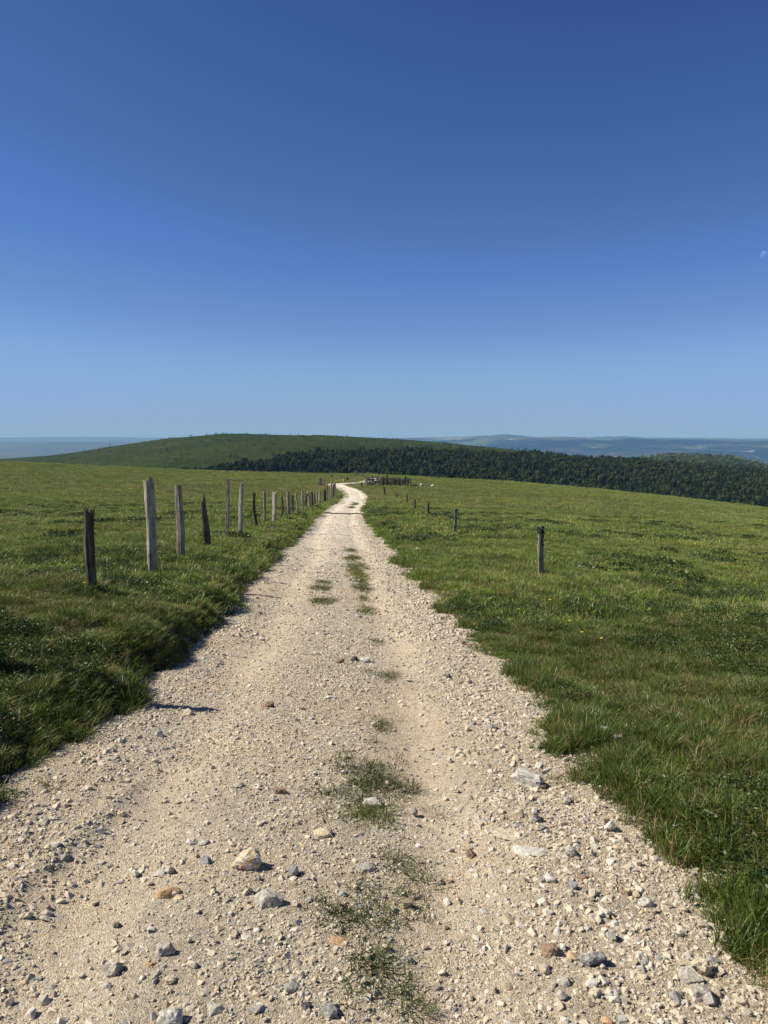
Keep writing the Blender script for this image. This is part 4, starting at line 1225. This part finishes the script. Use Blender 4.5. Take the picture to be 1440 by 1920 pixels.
for i, (px, py, h) in enumerate(LONE):
    p = on_hill(px, py); H = 1.25 * h * p[1] / F
    con = px < 960 and i not in (2, 30) or r.uniform() < .3
    o = link('conifer_tree' if con else 'bush', TREES[int(r.choice([0, 2, 6]))] if con else BUSH[0])
    o.location = (p[0], p[1], p[2] - .1); o.scale = (H * (1.35 if con else .8),) * 2 + (H,); o.rotation_euler = (0, 0, r.uniform(0, 6.28))
    where = ('on the left shoulder of the hill' if px < 360 else 'on the open middle slope of the hill' if px < 680 else 'on the falling skyline of the hill' if px < 950 else 'on the ridge above the right forest')
    tag(o, f"small dark {'conifer' if con else 'bush'} {where}", 'tree' if con else 'bush', f"{'conifers' if con else 'bushes'} {where}")

# bushes and rubble showing over the left crest of the meadow
for i, (px, py, w, lab, kk) in enumerate([(408, 889, 14, 'pale rounded bush showing over the left meadow crest', 1), (425, 889, 12, 'olive bush over the meadow crest between two others', 2), (444, 890, 20, 'wide dark bush over the left meadow crest', 0), (470, 890, 18, 'dark bush where the forest meets the left meadow crest', 0)]):
    rr = ray(px, py); D_ = 215.
    x = rr[0] / rr[1] * D_; z0 = gz(x, D_); topz = 1.6 + D_ * ray(px, 880.5 + i % 2)[2] / rr[1]
    H = max(1.0, topz - z0); W = w / F * D_
    o = link('bush', BUSH[kk]); o.location = (x, D_, z0 - .1); o.scale = (W * .62, W * .62, H)
    tag(o, lab, 'bush', 'bushes over the left meadow crest')

# ------------------------------------------------------------------ far valley and blue ridges
fd = np.concatenate([np.geomspace(2700, 8500, 50), np.geomspace(8600, 22000, 200), np.geomspace(22300, 60000, 60)]); fu = np.linspace(-1.0, 1.0, 560)
FUU, FDD = np.meshgrid(fu, fd)
fx, fy = FUU * FDD, FDD
fz = -345. - 560 * sstep(.02, -.14, FUU) * sstep(3500, 9000, FDD) + 30 * fbm(fx * .0005, fy * .0005, 4, 151)
PXU = 720 + FUU * F
def rid(pxs, rows, dist, width, seed, jit):
    row = np.interp(PXU, pxs, rows)
    top = 1.6 - dist * (row - 812) / F
    wv = dist * (1 + .05 * vn(FUU * 7, FUU * 0, seed))
    sh = np.exp(-np.abs((FDD - wv) / width) ** 2.2)
    return -345 + (top + 345) * sh + sh * jit * fbm(fx * .0012, fy * .0012, 5, seed)
fz = np.maximum(fz, rid([-900, 650, 760, 880, 960, 1000, 1100, 1160, 1300, 1440, 2400], [835, 826, 821, 819, 815.5, 818.5, 821, 819.5, 821.5, 823, 826], 17000, 2600, 161, 40))
fz = np.maximum(fz, rid([-900, 700, 820, 900, 1000, 1100, 1200, 1300, 1440, 2400], [870, 838, 828, 825, 823, 824, 826, 824, 826, 830], 12500, 1700, 163, 42))
fz = np.maximum(fz, rid([-900, 1000, 1150, 1240, 1330, 1440, 2400], [890, 868, 852, 845, 845, 851, 856], 10200, 900, 165, 38))
fz = np.maximum(fz, rid([-900, 0, 70, 100, 130, 200, 260, 330, 420, 700, 2400], [822, 820.5, 820, 818.5, 819.5, 819, 820, 821, 824, 840, 860], 30000, 5500, 167, 14))
wood_a = np.clip(np.exp(-((FDD - 11900) / 1500) ** 2) * 1.2 * sstep(-.05, .05, FUU) + np.exp(-((FDD - 9900) / 900) ** 2) * sstep(.3, .42, FUU), 0, 1)
plain_a = sstep(.02, -.12, FUU)
m, t, out = new_mat('far_country')
P = pos(t)
c = ramp(t, noise(t, P, .0007, 6, .65), [(.38, (.022, .036, .022)), (.50, (.045, .062, .030)), (.60, (.12, .13, .07)), (.72, (.26, .25, .18))])
v = N(t, 'ShaderNodeTexVoronoi', Scale=.0035); t.links.new(P, v.inputs['Vector'])
c = mix(t, .35, c, v.outputs['Color'], 'OVERLAY')
c = mix(t, ramp(t, noise(t, P, .0022, 5, .7), [(.63, (0, 0, 0)), (.70, (1, 1, 1))]), c, (.62, .60, .55))
wa = t.nodes.new('ShaderNodeAttribute'); wa.attribute_name = 'wood'
wn = t.nodes.new('ShaderNodeMath'); wn.operation = 'MULTIPLY'; t.links.new(wa.outputs['Fac'], wn.inputs[0])
t.links.new(ramp(t, noise(t, P, .0016, 5, .6), [(.46, (1, 1, 1)), (.58, (.1, .1, .1))]), wn.inputs[1])
c = mix(t, wn.outputs[0], c, (.010, .018, .012))
pa_ = t.nodes.new('ShaderNodeAttribute'); pa_.attribute_name = 'plain'
c = mix(t, pa_.outputs['Fac'], c, mix(t, .8, c, (.07, .08, .05)))
principled(t, out, c, 1.0, None, .05)
me = mesh_np('far_valley', np.stack([fx, fy, fz], -1).reshape(-1, 3), grid_faces(*fx.shape), m, True)
for an, av in (('wood', wood_a), ('plain', plain_a)):
    la = me.attributes.new(an, 'FLOAT', 'POINT'); la.data.foreach_set('value', av.astype(np.float32).ravel())
tag(link('far_valley', me), 'hazy blue valley and ridges in the far distance', None, None, 'structure')

# ------------------------------------------------------------------ moon
rr = ray(1434, 479); rr = rr / np.linalg.norm(rr); MD = 90000.
bm = bmesh.new(); bmesh.ops.create_uvsphere(bm, u_segments=48, v_segments=32, radius=MD * math.radians(.28))
q = SUN.normalized()
bmesh.ops.bisect_plane(bm, geom=bm.verts[:] + bm.edges[:] + bm.faces[:], plane_co=(0, 0, 0), plane_no=q, clear_inner=True)
me = bpy.data.meshes.new('moon'); bm.to_mesh(me); bm.free()
m, t, out = new_mat('moon_rock')
dfs = t.nodes.new('ShaderNodeBsdfDiffuse'); tr = t.nodes.new('ShaderNodeBsdfTransparent'); ad = t.nodes.new('ShaderNodeAddShader')
tc = t.nodes.new('ShaderNodeTexCoord').outputs['Object']
t.links.new(ramp(t, noise(t, tc, .004, 3), [(.4, (.02, .025, .03)), (.6, (.075, .08, .085))]), dfs.inputs[0])
t.links.new(dfs.outputs[0], ad.inputs[0]); t.links.new(tr.outputs[0], ad.inputs[1]); t.links.new(ad.outputs[0], out.inputs['Surface'])
me.materials.append(m)
o = link('moon', me); o.location = CAM + rr * MD
tag(o, 'faint pale half moon in the blue sky above the right ridges', 'moon')

# ------------------------------------------------------------------ haze
bm = bmesh.new(); bmesh.ops.create_cube(bm, size=1.0)
x0, x1, y0_, y1, z0, z1 = -64000, 64000, -3000, 62000, -1100, 30
for v in bm.verts: v.co = Vector((x0 + (v.co.x + .5) * (x1 - x0), y0_ + (v.co.y + .5) * (y1 - y0_), z0 + (v.co.z + .5) * (z1 - z0)))
me = bpy.data.meshes.new('haze'); bm.to_mesh(me); bm.free()
m, t, out = new_mat('haze_air')
pv = t.nodes.new('ShaderNodeVolumePrincipled')
pv.inputs['Color'].default_value = (.24, .52, 1.0, 1)
pv.inputs['Absorption Color'].default_value = (.42, .45, .5, 1)
pv.inputs['Density'].default_value = 5.1e-5
pv.inputs['Anisotropy'].default_value = 0.0
t.links.new(pv.outputs[0], out.inputs['Volume'])
me.materials.append(m)
tag(link('haze', me), 'thin blue haze over the far country', None, None, 'stuff')
